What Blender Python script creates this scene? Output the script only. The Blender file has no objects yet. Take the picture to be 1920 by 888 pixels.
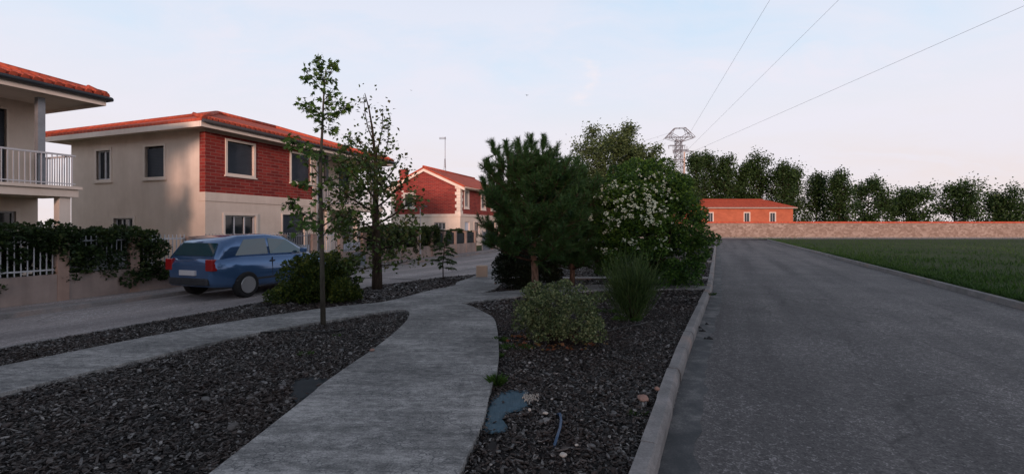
import bpy, math, random
import numpy as np
from mathutils import Vector, Matrix
R = math.radians
sc = bpy.context.scene
COL = sc.collection
H0 = 425.0; F = 880.0; EYE = 1.55

# ---------------------------------------------------------------- camera
cam_d = bpy.data.cameras.new('camera'); cam = bpy.data.objects.new('camera', cam_d); COL.objects.link(cam)
cam_d.sensor_width = 36; cam_d.lens = 36 * F / 1920; cam_d.shift_y = -(444 - H0) / 1920
cam_d.clip_end = 6000; cam_d.clip_start = 0.05
cam.location = (0, 0, EYE); cam.rotation_euler = (R(90), 0, 0)
sc.camera = cam
# ---------------------------------------------------------------- view
sc.view_settings.view_transform = 'Standard'; sc.view_settings.look = 'None'
sc.view_settings.exposure = 0.0; sc.view_settings.gamma = 1; sc.view_settings.use_curve_mapping = False
# ---------------------------------------------------------------- sun (low, behind the camera)
SUN_EL, SUN_AZ = 6.2, 187.0          # azimuth clockwise from +Y
sun_d = bpy.data.lights.new('sun', 'SUN'); sun = bpy.data.objects.new('sun', sun_d); COL.objects.link(sun)
sun_d.energy = 3.5; sun_d.angle = R(7); sun_d.color = (1.0, 0.66, 0.54)
sv = Vector((math.sin(R(SUN_AZ)) * math.cos(R(SUN_EL)), math.cos(R(SUN_AZ)) * math.cos(R(SUN_EL)), math.sin(R(SUN_EL))))
sun.rotation_euler = sv.to_track_quat('Z', 'Y').to_euler()

# ---------------------------------------------------------------- node helpers
class NT:
    def __init__(s, tree): s.t = tree; s.t.nodes.clear()
    def n(s, typ, ins=None, **kw):
        nd = s.t.nodes.new(typ)
        for k, v in kw.items(): setattr(nd, k, v)
        if ins:
            for k, v in ins.items():
                sock = nd.inputs[k]
                if isinstance(v, bpy.types.NodeSocket): s.t.links.new(v, sock)
                else: sock.default_value = v
        return nd
    def link(s, a, b): s.t.links.new(a, b)
    def ramp(s, fac, stops, interp='LINEAR'):
        r = s.t.nodes.new('ShaderNodeValToRGB'); s.link(fac, r.inputs[0]); r.color_ramp.interpolation = interp
        e = r.color_ramp.elements
        while len(e) > 1: e.remove(e[-1])
        e[0].position = stops[0][0]; e[0].color = (*stops[0][1], 1)
        for p, c in stops[1:]:
            x = e.new(p); x.color = (*c, 1)
        return r.outputs[0]
    def math(s, op, a, b=0.0, c=0.0):
        nd = s.t.nodes.new('ShaderNodeMath'); nd.operation = op
        for i, v in enumerate((a, b, c)):
            if isinstance(v, bpy.types.NodeSocket): s.link(v, nd.inputs[i])
            else: nd.inputs[i].default_value = v
        return nd.outputs[0]
    def mix(s, fac, a, b, mode='MIX'):
        nd = s.t.nodes.new('ShaderNodeMix'); nd.data_type = 'RGBA'; nd.blend_type = mode
        for k, v in ((0, fac), (6, a), (7, b)):
            if isinstance(v, bpy.types.NodeSocket): s.link(v, nd.inputs[k])
            else: nd.inputs[k].default_value = v if k == 0 else (*v, 1)
        return nd.outputs[2]
    def noise(s, vec, scale, detail=4, rough=.55):
        return s.n('ShaderNodeTexNoise', {'Vector': vec, 'Scale': scale, 'Detail': detail, 'Roughness': rough}).outputs[0]
    def scaled(s, vec, sc3, rot=(0, 0, 0)):
        return s.n('ShaderNodeMapping', {'Vector': vec, 'Scale': sc3, 'Rotation': rot}).outputs[0]

# ---------------------------------------------------------------- world
w = bpy.data.worlds.new('World'); sc.world = w; w.use_nodes = True
t = NT(w.node_tree)
sky = t.n('ShaderNodeTexSky', sky_type='NISHITA', sun_disc=False, sun_elevation=R(SUN_EL), sun_rotation=R(SUN_AZ))
tc = t.n('ShaderNodeTexCoord').outputs['Generated']
sep = t.n('ShaderNodeSeparateXYZ', {0: tc})
z = t.math('MAXIMUM', sep.outputs[2], 0.0)
grad = t.ramp(z, [(0, (.84, .73, .72)), (.09, (.83, .74, .75)), (.19, (.81, .79, .85)), (.30, (.70, .79, .92)), (.42, (.56, .74, .93)),
                  (.56, (.33, .42, .55)), (.8, (.20, .235, .30)), (1, (.17, .195, .245))])
# thin high cloud, laid on a plane overhead
zz = t.math('ADD', z, 0.16)
cp = t.n('ShaderNodeCombineXYZ', {0: t.math('DIVIDE', sep.outputs[0], zz), 1: t.math('DIVIDE', sep.outputs[1], zz), 2: 0.0}).outputs[0]
warp = t.n('ShaderNodeTexNoise', {'Vector': cp, 'Scale': .8, 'Detail': 3}).outputs[1]
cp2 = t.n('ShaderNodeVectorMath', {0: cp, 1: warp}, operation='ADD').outputs[0]
cn = t.noise(t.scaled(cp2, (1.0, 1.5, 1), (0, 0, R(25))), 1.0, 7, .58)
cn2 = t.noise(t.scaled(cp2, (1.1, 2.2, 1), (0, 0, R(-20))), 1.6, 6, .6)
cf = t.math('MULTIPLY', t.ramp(cn, [(.36, (0, 0, 0)), (.60, (1, 1, 1))]), 0.8)
cf = t.math('MAXIMUM', cf, t.math('MULTIPLY', t.ramp(cn2, [(.46, (0, 0, 0)), (.70, (1, 1, 1))]), .85))
# one curved wisp of cirrus north-north-east
u = t.math('DIVIDE', sep.outputs[0], t.math('MAXIMUM', sep.outputs[1], .05)); v = t.math('DIVIDE', sep.outputs[2], t.math('MAXIMUM', sep.outputs[1], .05))
wn = t.noise(cp, 4, 6, .7)
du = t.math('SUBTRACT', u, .1273); dv = t.math('SUBTRACT', v, .3125)
dist = t.math('SQRT', t.math('ADD', t.math('MULTIPLY', du, du), t.math('MULTIPLY', dv, dv)))
ring = t.math('SUBTRACT', t.math('ADD', dist, t.math('MULTIPLY', t.math('SUBTRACT', wn, .5), .09)), .043)
ring = t.math('MULTIPLY', t.math('MULTIPLY', ring, ring), -1 / (.012 ** 2))
wisp = t.math('EXPONENT', ring)
side = t.n('ShaderNodeMapRange', {0: t.math('SUBTRACT', du, t.math('MULTIPLY', dv, .15)), 1: -.012, 2: .02}).outputs[0]
wisp = t.math('MULTIPLY', t.math('MULTIPLY', wisp, side), t.ramp(t.noise(cp, 9, 4, .6), [(.3, (.1, .1, .1)), (.65, (.75, .75, .75))]))
fade = t.ramp(z, [(0, (.3, .3, .3)), (.12, (.7, .7, .7)), (.24, (1, 1, 1)), (.5, (.8, .8, .8)), (.8, (.15, .15, .15))])
skyc = t.mix(t.math('MULTIPLY', cf, fade), grad, (.82, .80, .89))
skyc = t.mix(wisp, skyc, (.87, .82, .87))
skyc = t.n('ShaderNodeVectorMath', {0: skyc, 3: 10.6}, operation='SCALE').outputs[0]
skyc = t.mix(.03, skyc, sky.outputs[0])
bg = t.n('ShaderNodeBackground', {0: skyc, 1: 0.1})
out = t.n('ShaderNodeOutputWorld', {0: bg.outputs[0]})

# ---------------------------------------------------------------- materials
MATS = {}
def mat(name, build):
    m = bpy.data.materials.new(name); m.use_nodes = True; t = NT(m.node_tree)
    build(t); MATS[name] = m; return m
def finish(t, col, rough=.8, spec=.3, bump=None, bstr=.3, bdist=.01, metal=0.0):
    ins = {'Base Color': col if isinstance(col, bpy.types.NodeSocket) else (*col, 1), 'Roughness': rough, 'Specular IOR Level': spec, 'Metallic': metal}
    p = t.n('ShaderNodeBsdfPrincipled', ins)
    if bump is not None:
        b = t.n('ShaderNodeBump', {'Height': bump, 'Strength': bstr, 'Distance': bdist}); t.link(b.outputs[0], p.inputs['Normal'])
    t.n('ShaderNodeOutputMaterial', {0: p.outputs[0]}); return p
def m_plain(name, col, rough=.7, spec=.3, var=.25, scale=3, metal=0, fine=40):
    def b(t):
        o = t.n('ShaderNodeTexCoord').outputs['Object']
        a = t.noise(o, scale, 5, .6); f = t.noise(o, fine, 3)
        k = t.math('ADD', t.math('MULTIPLY', a, .7), t.math('MULTIPLY', f, .3))
        c0 = tuple(x * (1 - var) for x in col); c1 = tuple(min(1, x * (1 + var)) for x in col)
        finish(t, t.ramp(k, [(.3, c0), (.7, c1)]), rough, spec, f, .15, .004, metal)
    return mat(name, b)
def m_leaf(name, cols, trans=.25, rough=.55, spec=.25):
    def b(t):
        g = t.n('ShaderNodeNewGeometry'); o = t.n('ShaderNodeTexCoord').outputs['Object']
        k = t.math('ADD', t.math('MULTIPLY', g.outputs['Random Per Island'], .65), t.math('MULTIPLY', t.noise(o, 2.2, 3), .5))
        n = len(cols); c = t.ramp(k, [(.12 + .8 * i / max(1, n - 1), c) for i, c in enumerate(cols)])
        p = t.n('ShaderNodeBsdfPrincipled', {'Base Color': c, 'Roughness': rough, 'Specular IOR Level': spec})
        tr = t.n('ShaderNodeBsdfTranslucent', {0: c})
        mx = t.n('ShaderNodeMixShader', {0: trans, 1: p.outputs[0], 2: tr.outputs[0]})
        t.n('ShaderNodeOutputMaterial', {0: mx.outputs[0]})
    return mat(name, b)

def b_concrete(t):
    o = t.n('ShaderNodeTexCoord').outputs['Object']
    big = t.noise(o, .9, 5, .6)
    streak = t.noise(t.scaled(o, (3.0, 20, 5), (0, 0, R(4))), 1.6, 6, .68)
    streak2 = t.noise(t.scaled(o, (.7, 4.5, 5), (0, 0, R(-3))), 1.2, 5, .6)
    fine = t.noise(o, 70, 4, .7)
    vor = t.n('ShaderNodeTexVoronoi', {'Vector': t.scaled(o, (16, 30, 10), (0, 0, R(12))), 'Scale': 1.0}, feature='DISTANCE_TO_EDGE').outputs[0]
    crack = t.ramp(vor, [(0, (0, 0, 0)), (.07, (1, 1, 1))])
    mid = t.noise(t.scaled(o, (1, 1.6, 1)), 9, 5, .75)
    k = t.math('ADD', t.math('ADD', t.math('MULTIPLY', big, .25), t.math('MULTIPLY', streak, .13)), t.math('ADD', t.math('MULTIPLY', streak2, .17), t.math('ADD', t.math('MULTIPLY', fine, .27), t.math('MULTIPLY', mid, .30))))
    c = t.ramp(k, [(.465, (.078, .079, .080)), (.555, (.20, .198, .195)), (.64, (.40, .39, .38))])
    msk = t.ramp(t.noise(o, 2.6, 5, .65), [(.42, (.1, .1, .1)), (.6, (.95, .95, .95))])
    c2 = t.mix(t.math('MULTIPLY', t.math('SUBTRACT', 1, crack), msk), c, (.055, .058, .066))
    h = t.math('ADD', t.math('MULTIPLY', fine, .7), t.math('MULTIPLY', crack, .5))
    finish(t, c2, .86, .2, h, .55, .006)
mat('path_concrete', b_concrete)
def b_road(t, lo=(.040, .038, .040), hi=(.120, .112, .112)):
    o = t.n('ShaderNodeTexCoord').outputs['Object']
    vor = t.n('ShaderNodeTexVoronoi', {'Vector': o, 'Scale': 85.0}); v2 = t.n('ShaderNodeTexVoronoi', {'Vector': o, 'Scale': 30.0})
    big = t.noise(o, .7, 5, .6)
    r = t.math('ADD', t.math('MULTIPLY', t.n('ShaderNodeSeparateColor', {0: vor.outputs['Color']}).outputs[0], .45), t.math('ADD', t.math('MULTIPLY', big, .45), t.math('MULTIPLY', t.n('ShaderNodeSeparateColor', {0: v2.outputs['Color']}).outputs[0], .25)))
    c = t.ramp(r, [(.2, lo), (.75, hi), (1.0, tuple(min(.6, x * 3) for x in hi))])
    band = t.noise(t.scaled(t.scaled(o, (1, 1, 1), (0, 0, R(24.5))), (1.3, .06, 1)), 1.0, 4, .55)
    c = t.mix(.8, c, t.ramp(band, [(.35, (.62, .62, .63)), (.5, (1, 1, 1)), (.65, (1.35, 1.33, 1.3))]), 'MULTIPLY')
    pat = t.n('ShaderNodeTexVoronoi', {'Vector': t.scaled(t.n('ShaderNodeVectorMath', {0: o, 1: t.n('ShaderNodeTexNoise', {'Vector': o, 'Scale': .9, 'Detail': 4}).outputs[1]}, operation='ADD').outputs[0], (1, .45, 1), (0, 0, R(20))), 'Scale': .45}, feature='DISTANCE_TO_EDGE').outputs[0]
    c = t.mix(t.ramp(pat, [(0, (.5, .5, .5)), (.004, (.3, .3, .3)), (.010, (0, 0, 0))]), c, tuple(x * .6 for x in lo))
    finish(t, c, .8, .35, vor.outputs[0], .5, .006)
mat('coarse_asphalt', b_road)
mat('street_asphalt', lambda t: b_road(t, (.17, .152, .15), (.27, .238, .232)))
def b_gutter(t):
    o = t.n('ShaderNodeTexCoord').outputs['Object']
    a = t.noise(o, 3.0, 6, .65); f = t.noise(o, 60, 3, .7)
    k = t.math('ADD', t.math('MULTIPLY', a, .7), t.math('MULTIPLY', f, .3))
    finish(t, t.ramp(k, [(.38, (.046, .050, .054)), (.50, (.078, .080, .083)), (.62, (.17, .165, .163))]), .8, .3, f, .4, .004)
mat('gutter_concrete', b_gutter)
def b_kerb(t):
    o = t.n('ShaderNodeTexCoord').outputs['Object']
    a = t.noise(o, 2.2, 6, .65); f = t.noise(o, 55, 4, .7); st = t.noise(o, 1.1, 3)
    k = t.math('ADD', t.math('MULTIPLY', a, .6), t.math('MULTIPLY', f, .4))
    c = t.ramp(k, [(.34, (.12, .116, .114)), (.52, (.22, .21, .208)), (.68, (.34, .32, .315))])
    c = t.mix(t.math('MULTIPLY', t.ramp(st, [(.54, (0, 0, 0)), (.66, (1, 1, 1))]), .45), c, (.27, .175, .135))
    finish(t, c, .85, .25, f, .4, .005)
mat('kerb_stone', b_kerb)
def b_mulch(t):
    o = t.n('ShaderNodeTexCoord').outputs['Object']
    v = t.n('ShaderNodeTexVoronoi', {'Vector': t.scaled(o, (1, 1.6, 1)), 'Scale': 34.0}); big = t.noise(o, 1.0, 4)
    r = t.n('ShaderNodeSeparateColor', {0: v.outputs['Color']}).outputs[0]
    c = t.ramp(t.math('ADD', t.math('MULTIPLY', r, .7), t.math('MULTIPLY', big, .3)), [(.1, (.007, .006, .006)), (.6, (.018, .015, .014)), (.9, (.045, .042, .042)), (1, (.09, .09, .092))])
    finish(t, c, .8, .2, v.outputs[0], 1, .02)
mat('mulch_soil', b_mulch)
def b_chips(t):
    g = t.n('ShaderNodeNewGeometry').outputs['Random Per Island']; o = t.n('ShaderNodeTexCoord').outputs['Object']
    big = t.noise(o, 1.2, 3)
    k = t.math('ADD', g, t.math('MULTIPLY', t.math('SUBTRACT', big, .5), .35))
    c = t.ramp(k, [(0, (.004, .0035, .0035)), (.35, (.013, .009, .008)), (.55, (.034, .022, .018)), (.70, (.060, .045, .039)), (.83, (.10, .092, .088)), (.93, (.15, .145, .145)), (1, (.27, .25, .235))])
    c = t.mix(t.math('MULTIPLY', t.ramp(t.noise(o, .8, 3), [(.48, (0, 0, 0)), (.68, (1, 1, 1))]), .5), c, (.05, .026, .018))
    finish(t, c, .55, .35, t.noise(o, 120, 2), .3, .003)
mat('bark_chips', b_chips)
def b_brick(t, c1, c2, mortar, sx=1.0):
    uv = t.n('ShaderNodeUVMap').outputs[0]
    b = t.n('ShaderNodeTexBrick', {'Vector': uv, 'Color1': (*c1, 1), 'Color2': (*c2, 1), 'Mortar': (*mortar, 1), 'Scale': 1.0, 'Mortar Size': .012, 'Mortar Smooth': .2, 'Bias': 0.0, 'Brick Width': .25 * sx, 'Row Height': .075 * sx})
    n = t.noise(uv, .7, 4); c = t.mix(.35, b.outputs[0], t.ramp(n, [(.3, (.55, .55, .55)), (.7, (1.2, 1.2, 1.2))]), 'MULTIPLY')
    finish(t, c, .85, .2, b.outputs[1], -.4, .006)
mat('red_brick', lambda t: b_brick(t, (.30, .040, .030), (.17, .020, .018), (.26, .12, .10), 1.7))
mat('orange_render', lambda t: b_brick(t, (.44, .125, .066), (.37, .10, .055), (.40, .14, .08), 1.8))
def b_stonewall(t):
    uv = t.n('ShaderNodeUVMap').outputs[0]
    v = t.n('ShaderNodeTexVoronoi', {'Vector': t.scaled(uv, (1, 1.7, 1)), 'Scale': 2.6}); n = t.noise(uv, .35, 4)
    r = t.n('ShaderNodeSeparateColor', {0: v.outputs['Color']}).outputs[0]
    c = t.ramp(t.math('ADD', t.math('MULTIPLY', r, .6), t.math('MULTIPLY', n, .5)), [(.2, (.18, .13, .105)), (.55, (.24, .18, .15)), (.9, (.33, .265, .23))])
    finish(t, c, .9, .2, v.outputs[0], .6, .04)
mat('rubble_stone', b_stonewall)
def b_tiles(t):
    uv = t.n('ShaderNodeUVMap').outputs[0]
    wv = t.n('ShaderNodeTexWave', {'Vector': uv, 'Scale': 1.45, 'Distortion': 0.0}, wave_type='BANDS', bands_direction='X').outputs[1]
    b = t.n('ShaderNodeTexBrick', {'Vector': uv, 'Color1': (1, 1, 1, 1), 'Color2': (.6, .6, .6, 1), 'Mortar': (.4, .4, .4, 1), 'Scale': 1.0, 'Mortar Size': .01, 'Brick Width': .22, 'Row Height': .35}, offset=0).outputs[0]
    c = t.mix(t.noise(uv, 1.3, 4), (.42, .065, .036), (.68, .14, .070))
    c = t.mix(.7, c, b, 'MULTIPLY')
    c = t.mix(t.math('MULTIPLY', wv, .35), c, (.16, .03, .022))
    finish(t, c, .8, .25, wv, -.8, .04)
mat('roof_tiles', b_tiles)
def b_render(t, lo, hi):
    o = t.n('ShaderNodeTexCoord').outputs['Object']
    a = t.noise(o, .8, 6, .65); st = t.noise(t.scaled(o, (4, 4, .5)), 1.5, 5, .6); f = t.noise(o, 50, 3)
    finish(t, t.ramp(t.math('ADD', t.math('MULTIPLY', a, .75), t.math('MULTIPLY', st, .25)), [(.30, lo), (.66, hi)]), .9, .15, f, .25, .004)
mat('cream_render', lambda t: b_render(t, (.58, .47, .39), (.74, .62, .53)))
mat('cream_stone', lambda t: b_render(t, (.62, .52, .44), (.78, .67, .59)))
mat('grey_wall_render', lambda t: b_render(t, (.17, .135, .122), (.36, .29, .26)))
mat('post_concrete', lambda t: b_render(t, (.20, .13, .105), (.42, .31, .26)))
mat('beige_box_concrete', lambda t: b_render(t, (.42, .30, .22), (.56, .43, .34)))
m_plain('dark_shutter', (.035, .042, .055), .6)
m_plain('green_shutter', (.05, .065, .05), .6)
m_plain('white_door', (.60, .62, .68), .5, var=.06)
m_plain('white_metal', (.50, .50, .52), .5, var=.08)
m_plain('grey_metal', (.22, .23, .25), .45, .5, metal=.3)
m_plain('dark_metal', (.03, .032, .037), .5, .4)
m_plain('steel', (.27, .26, .285), .55, .5, var=.15, metal=.5)
m_plain('pole_concrete', (.52, .38, .31), .85, scale=.6)
m_plain('porch_dark', (.30, .25, .22), .85)
m_plain('grey_cabinet', (.13, .145, .17), .6)
m_plain('far_asphalt', (.12, .10, .10), .85)
def b_mesh(t):
    o = t.n('ShaderNodeTexCoord').outputs['Object']
    finish(t, t.ramp(t.noise(t.scaled(o, (30, 30, 60)), 1, 2), [(.3, (.018, .024, .028)), (.7, (.045, .054, .06))]), .85, .2)
mat('shade_netting', b_mesh)
def b_glass(t): finish(t, (.02, .025, .03), .08, .6)
mat('window_glass', b_glass)
def b_carglass(t): finish(t, (.012, .045, .060), .03, 1.0)
mat('car_glass', b_carglass)
def b_paint(t):
    p = finish(t, (.06, .13, .27), .14, .6, metal=.45); p.inputs['Coat Weight'].default_value = .5; p.inputs['Coat Roughness'].default_value = .08
mat('blue_car_paint', b_paint)
mat('rubber', lambda t: finish(t, (.015, .015, .016), .8, .3))
mat('alloy', lambda t: finish(t, (.35, .36, .38), .35, .5, metal=.7))
mat('tail_light_red', lambda t: finish(t, (.25, .01, .012), .2, .6))
mat('head_light_clear', lambda t: finish(t, (.6, .63, .65), .1, .7))
def b_bark(t, lo, hi, sc=1.0):
    o = t.n('ShaderNodeTexCoord').outputs['Object']
    a = t.noise(t.scaled(o, (26 * sc, 26 * sc, 6 * sc)), 1, 5, .65)
    finish(t, t.ramp(a, [(.35, lo), (.65, hi)]), .9, .15, a, .9, .012)
mat('pine_bark', lambda t: b_bark(t, (.045, .028, .022), (.17, .11, .085)))
mat('smooth_bark', lambda t: b_bark(t, (.045, .042, .034), (.10, .092, .075), .7))
mat('dark_bark', lambda t: b_bark(t, (.018, .013, .010), (.055, .040, .030)))
m_leaf('maple_like_leaf', [(.016, .036, .014), (.040, .085, .020), (.075, .145, .028), (.10, .18, .035)])
m_leaf('small_oak_leaf', [(.028, .036, .014), (.045, .075, .020), (.065, .115, .024), (.12, .09, .035)])
m_leaf('pine_needle', [(.008, .024, .009), (.020, .060, .017), (.042, .10, .026)], .12)
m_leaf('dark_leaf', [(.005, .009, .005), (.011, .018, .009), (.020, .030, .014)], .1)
m_leaf('thuja_leaf', [(.010, .024, .008), (.026, .052, .012), (.055, .085, .016), (.13, .15, .025)], .2)
m_leaf('variegated_leaf', [(.018, .034, .014), (.046, .076, .030), (.098, .138, .058), (.27, .31, .16)], .2)
m_leaf('broom_stem', [(.010, .026, .009), (.032, .066, .018), (.075, .115, .032)], .1)
m_leaf('hawthorn_leaf', [(.006, .020, .008), (.022, .062, .014), (.052, .125, .022), (.11, .20, .033)], .25)
m_leaf('blossom_white', [(.48, .58, .46), (.62, .72, .60), (.74, .82, .74)], .3)
m_leaf('grey_green_leaf', [(.035, .055, .025), (.065, .10, .038), (.10, .145, .05)], .25)
m_leaf('poplar_leaf', [(.012, .028, .010), (.030, .062, .018), (.050, .095, .026)], .3)
m_leaf('hedge_leaf', [(.009, .019, .008), (.020, .040, .012), (.036, .060, .018)], .15)
m_leaf('cedar_leaf', [(.016, .036, .014), (.036, .072, .022), (.07, .12, .03)], .1)
m_leaf('grass_blade', [(.016, .040, .010), (.035, .080, .016), (.055, .11, .02)], .3)
m_leaf('dry_leaf', [(.10, .035, .02), (.16, .06, .03), (.12, .09, .03)], .2)
def b_tarp(t):
    o = t.n('ShaderNodeTexCoord').outputs['Object']
    wv = t.noise(t.scaled(o, (60, 5, 5), (0, 0, R(-35))), 1, 4, .6)
    finish(t, t.ramp(wv, [(.3, (.024, .056, .08)), (.7, (.052, .103, .14))]), .6, .3, wv, .6, .006)
mat('blue_sheet', b_tarp)
m_plain('black_fabric', (.013, .018, .022), .75, scale=8)
m_plain('blue_plastic', (.020, .055, .12), .4, .5)
m_plain('black_plastic', (.012, .012, .013), .5, .4)
m_plain('pale_stone', (.42, .38, .34), .8)
m_plain('pink_stone', (.26, .16, .13), .8)
def b_grassland(t):
    o = t.n('ShaderNodeTexCoord').outputs['Object']
    k = t.math('ADD', t.math('MULTIPLY', t.noise(o, .15, 5), .5), t.math('MULTIPLY', t.noise(o, 9, 5, .7), .5))
    finish(t, t.ramp(k, [(.35, (.022, .036, .012)), (.55, (.045, .062, .020)), (.7, (.085, .085, .040))]), .95, .1, k, .6, .05)
mat('grass_ground', b_grassland)
M = MATS

# ---------------------------------------------------------------- mesh helpers
def tag(o, label=None, cat=None, group=None, kind=None):
    if label: o['label'] = label
    if cat: o['category'] = cat
    if group: o['group'] = group
    if kind: o['kind'] = kind
    return o
def auto_uv(me):
    uvl = me.uv_layers.new(name='UVMap')
    for p in me.polygons:
        n = p.normal
        if abs(n.z) < .85:
            h = Vector((-n.y, n.x, 0)); h = h.normalized() if h.length > 1e-6 else Vector((1, 0, 0))
            up = n.cross(h); up = up if up.z > 0 else -up
            for li in p.loop_indices:
                c = me.vertices[me.loops[li].vertex_index].co; uvl.data[li].uv = (c.dot(h), c.dot(up))
        else:
            for li in p.loop_indices:
                c = me.vertices[me.loops[li].vertex_index].co; uvl.data[li].uv = (c.x, c.y)
def frame(d):
    d = d.normalized(); a = Vector((0, 0, 1)) if abs(d.z) < .9 else Vector((1, 0, 0))
    u = d.cross(a).normalized(); return u, d.cross(u).normalized()
class MB:
    def __init__(s): s.v = []; s.f = []; s.sm = []
    def poly(s, pts, smooth=False):
        b = len(s.v); s.v += [tuple(p) for p in pts]; s.f.append(tuple(range(b, b + len(pts)))); s.sm.append(smooth)
    def box(s, x0, y0, z0, x1, y1, z1):
        b = len(s.v)
        s.v += [(x0, y0, z0), (x1, y0, z0), (x1, y1, z0), (x0, y1, z0), (x0, y0, z1), (x1, y0, z1), (x1, y1, z1), (x0, y1, z1)]
        for f in ((0, 3, 2, 1), (4, 5, 6, 7), (0, 1, 5, 4), (1, 2, 6, 5), (2, 3, 7, 6), (3, 0, 4, 7)):
            s.f.append(tuple(b + i for i in f)); s.sm.append(False)
        return s
    def prism(s, pts, z0, z1):                     # pts counter-clockwise in xy
        b = len(s.v); n = len(pts)
        s.v += [(p[0], p[1], z0) for p in pts] + [(p[0], p[1], z1) for p in pts]
        s.f.append(tuple(b + n + i for i in range(n))); s.f.append(tuple(b + n - 1 - i for i in range(n))); s.sm += [False] * 2
        for i in range(n):
            j = (i + 1) % n; s.f.append((b + i, b + j, b + n + j, b + n + i)); s.sm.append(False)
        return s
    def loft(s, rings, caps=True, smooth=False):    # rings: equal-length lists of points
        b = len(s.v); n = len(rings[0])
        for r in rings: s.v += [tuple(p) for p in r]
        for k in range(len(rings) - 1):
            for i in range(n):
                j = (i + 1) % n
                s.f.append((b + k * n + i, b + k * n + j, b + (k + 1) * n + j, b + (k + 1) * n + i)); s.sm.append(smooth)
        if caps:
            s.f.append(tuple(b + n - 1 - i for i in range(n))); m = b + (len(rings) - 1) * n; s.f.append(tuple(m + i for i in range(n))); s.sm += [False] * 2
        return s
    def tube(s, pts, rad, n=6, smooth=True):
        pts = [Vector(p) for p in pts]; rs = rad if isinstance(rad, (list, tuple)) else [rad] * len(pts)
        rings = []; u = None
        for i, p in enumerate(pts):
            d = (pts[min(i + 1, len(pts) - 1)] - pts[max(i - 1, 0)])
            if u is None: u, w_ = frame(d)
            else:
                dn = d.normalized(); u = (u - dn * u.dot(dn)); u = u.normalized() if u.length > 1e-5 else frame(d)[0]; w_ = dn.cross(u)
            rings.append([p + (u * math.cos(2 * math.pi * k / n) + w_ * math.sin(2 * math.pi * k / n)) * rs[i] for k in range(n)])
        return s.loft(rings, True, smooth)
    def build(s, name, m, parent=None, loc=None, bevel=0):
        me = bpy.data.meshes.new(name); me.from_pydata(s.v, [], s.f); me.polygons.foreach_set('use_smooth', s.sm)
        me.materials.append(M[m] if isinstance(m, str) else m); me.update(); auto_uv(me)
        o = bpy.data.objects.new(name, me); COL.objects.link(o)
        if parent: o.parent = parent
        if loc: o.location = loc
        if bevel:
            b = o.modifiers.new('bevel', 'BEVEL'); b.width = bevel; b.segments = 2; b.limit_method = 'ANGLE'; b.angle_limit = R(40)
        return o
def empty(name, loc, rz=0, **kw):
    o = bpy.data.objects.new(name, None); COL.objects.link(o); o.location = loc; o.rotation_euler = (0, 0, rz); tag(o, **kw); return o
def np_mesh(name, verts, faces, m, parent=None):          # verts (n,3), faces (k, sides)
    me = bpy.data.meshes.new(name); k, sd = faces.shape
    me.vertices.add(len(verts)); me.vertices.foreach_set('co', verts.astype(np.float32).ravel())
    me.loops.add(k * sd); me.loops.foreach_set('vertex_index', faces.astype(np.int32).ravel())
    me.polygons.add(k); me.polygons.foreach_set('loop_start', np.arange(0, k * sd, sd, dtype=np.int32))
    try: me.polygons.foreach_set('loop_total', np.full(k, sd, dtype=np.int32))
    except Exception: pass
    me.materials.append(M[m]); me.update(calc_edges=True); me.validate()
    o = bpy.data.objects.new(name, me); COL.objects.link(o)
    if parent: o.parent = parent
    return o
def copy_tree(o, parent=None):
    c = o.copy(); COL.objects.link(c); c.parent = parent
    for ch in list(o.children): copy_tree(ch, c)
    return c
def unit(a): return a / (np.linalg.norm(a, axis=1, keepdims=True) + 1e-9)
LEAF = {'diamond': (np.array([(0, 0, 0), (.42, .5, .10), (0, 1, 0), (-.42, .5, .10)]), [(0, 1, 2), (0, 2, 3)]),
        'narrow': (np.array([(0, 0, 0), (.10, .5, .03), (0, 1, 0), (-.10, .5, .03)]), [(0, 1, 2), (0, 2, 3)]),
        'flower': (np.array([(0, 0, 0), (.5, .15, .1), (.35, .8, .05), (-.35, .8, .05), (-.5, .15, .1)]), [(0, 1, 2), (0, 2, 3), (0, 3, 4)]),
        'star': (np.array([(0, 0, 0), (.30, .12, 0), (.52, .25, -.06), (.24, .42, .02), (.42, .85, -.05), (.13, .62, .02), (0, 1.1, -.05), (-.13, .62, .02), (-.42, .85, -.05), (-.24, .42, .02), (-.52, .25, -.06), (-.30, .12, 0)]),
                 [(0, 1, 3), (1, 2, 3), (0, 3, 5), (3, 4, 5), (0, 5, 7), (5, 6, 7), (0, 7, 9), (7, 8, 9), (0, 9, 11), (9, 10, 11)])}
def leaves(P, D, size, shape='diamond', rng=None, jit=.35):
    """leaf geometry: P base points, D growth directions -> verts, faces"""
    P = np.asarray(P, float); D = unit(np.asarray(D, float)); n = len(P)
    up = unit(rng.normal(size=(n, 3)) * .6 + np.array([0, 0, 1.0])); X = unit(np.cross(D, up)); N = np.cross(X, D)
    V, Fc = LEAF[shape]; sz = (size * (1 + jit * (rng.random(n) * 2 - 1)))[:, None, None]
    vs = P[:, None, :] + sz * (V[None, :, 0:1] * X[:, None, :] + V[None, :, 1:2] * D[:, None, :] + V[None, :, 2:3] * N[:, None, :])
    k = len(V); fs = (np.arange(n)[:, None, None] * k + np.array(Fc)[None]).reshape(-1, 3)
    return vs.reshape(-1, 3), fs
def merge(parts):
    vs = []; fs = []; o = 0
    for v, f in parts: vs.append(v); fs.append(f + o); o += len(v)
    return np.concatenate(vs), np.concatenate(fs)
def gx(px, Y): return (px - 960) / F * Y
def gz(py, Y): return EYE - (py - H0) / F * Y
def G(px, py, z=0.0):
    Y = F * (EYE - z) / (py - H0); return (gx(px, Y), Y)

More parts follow.
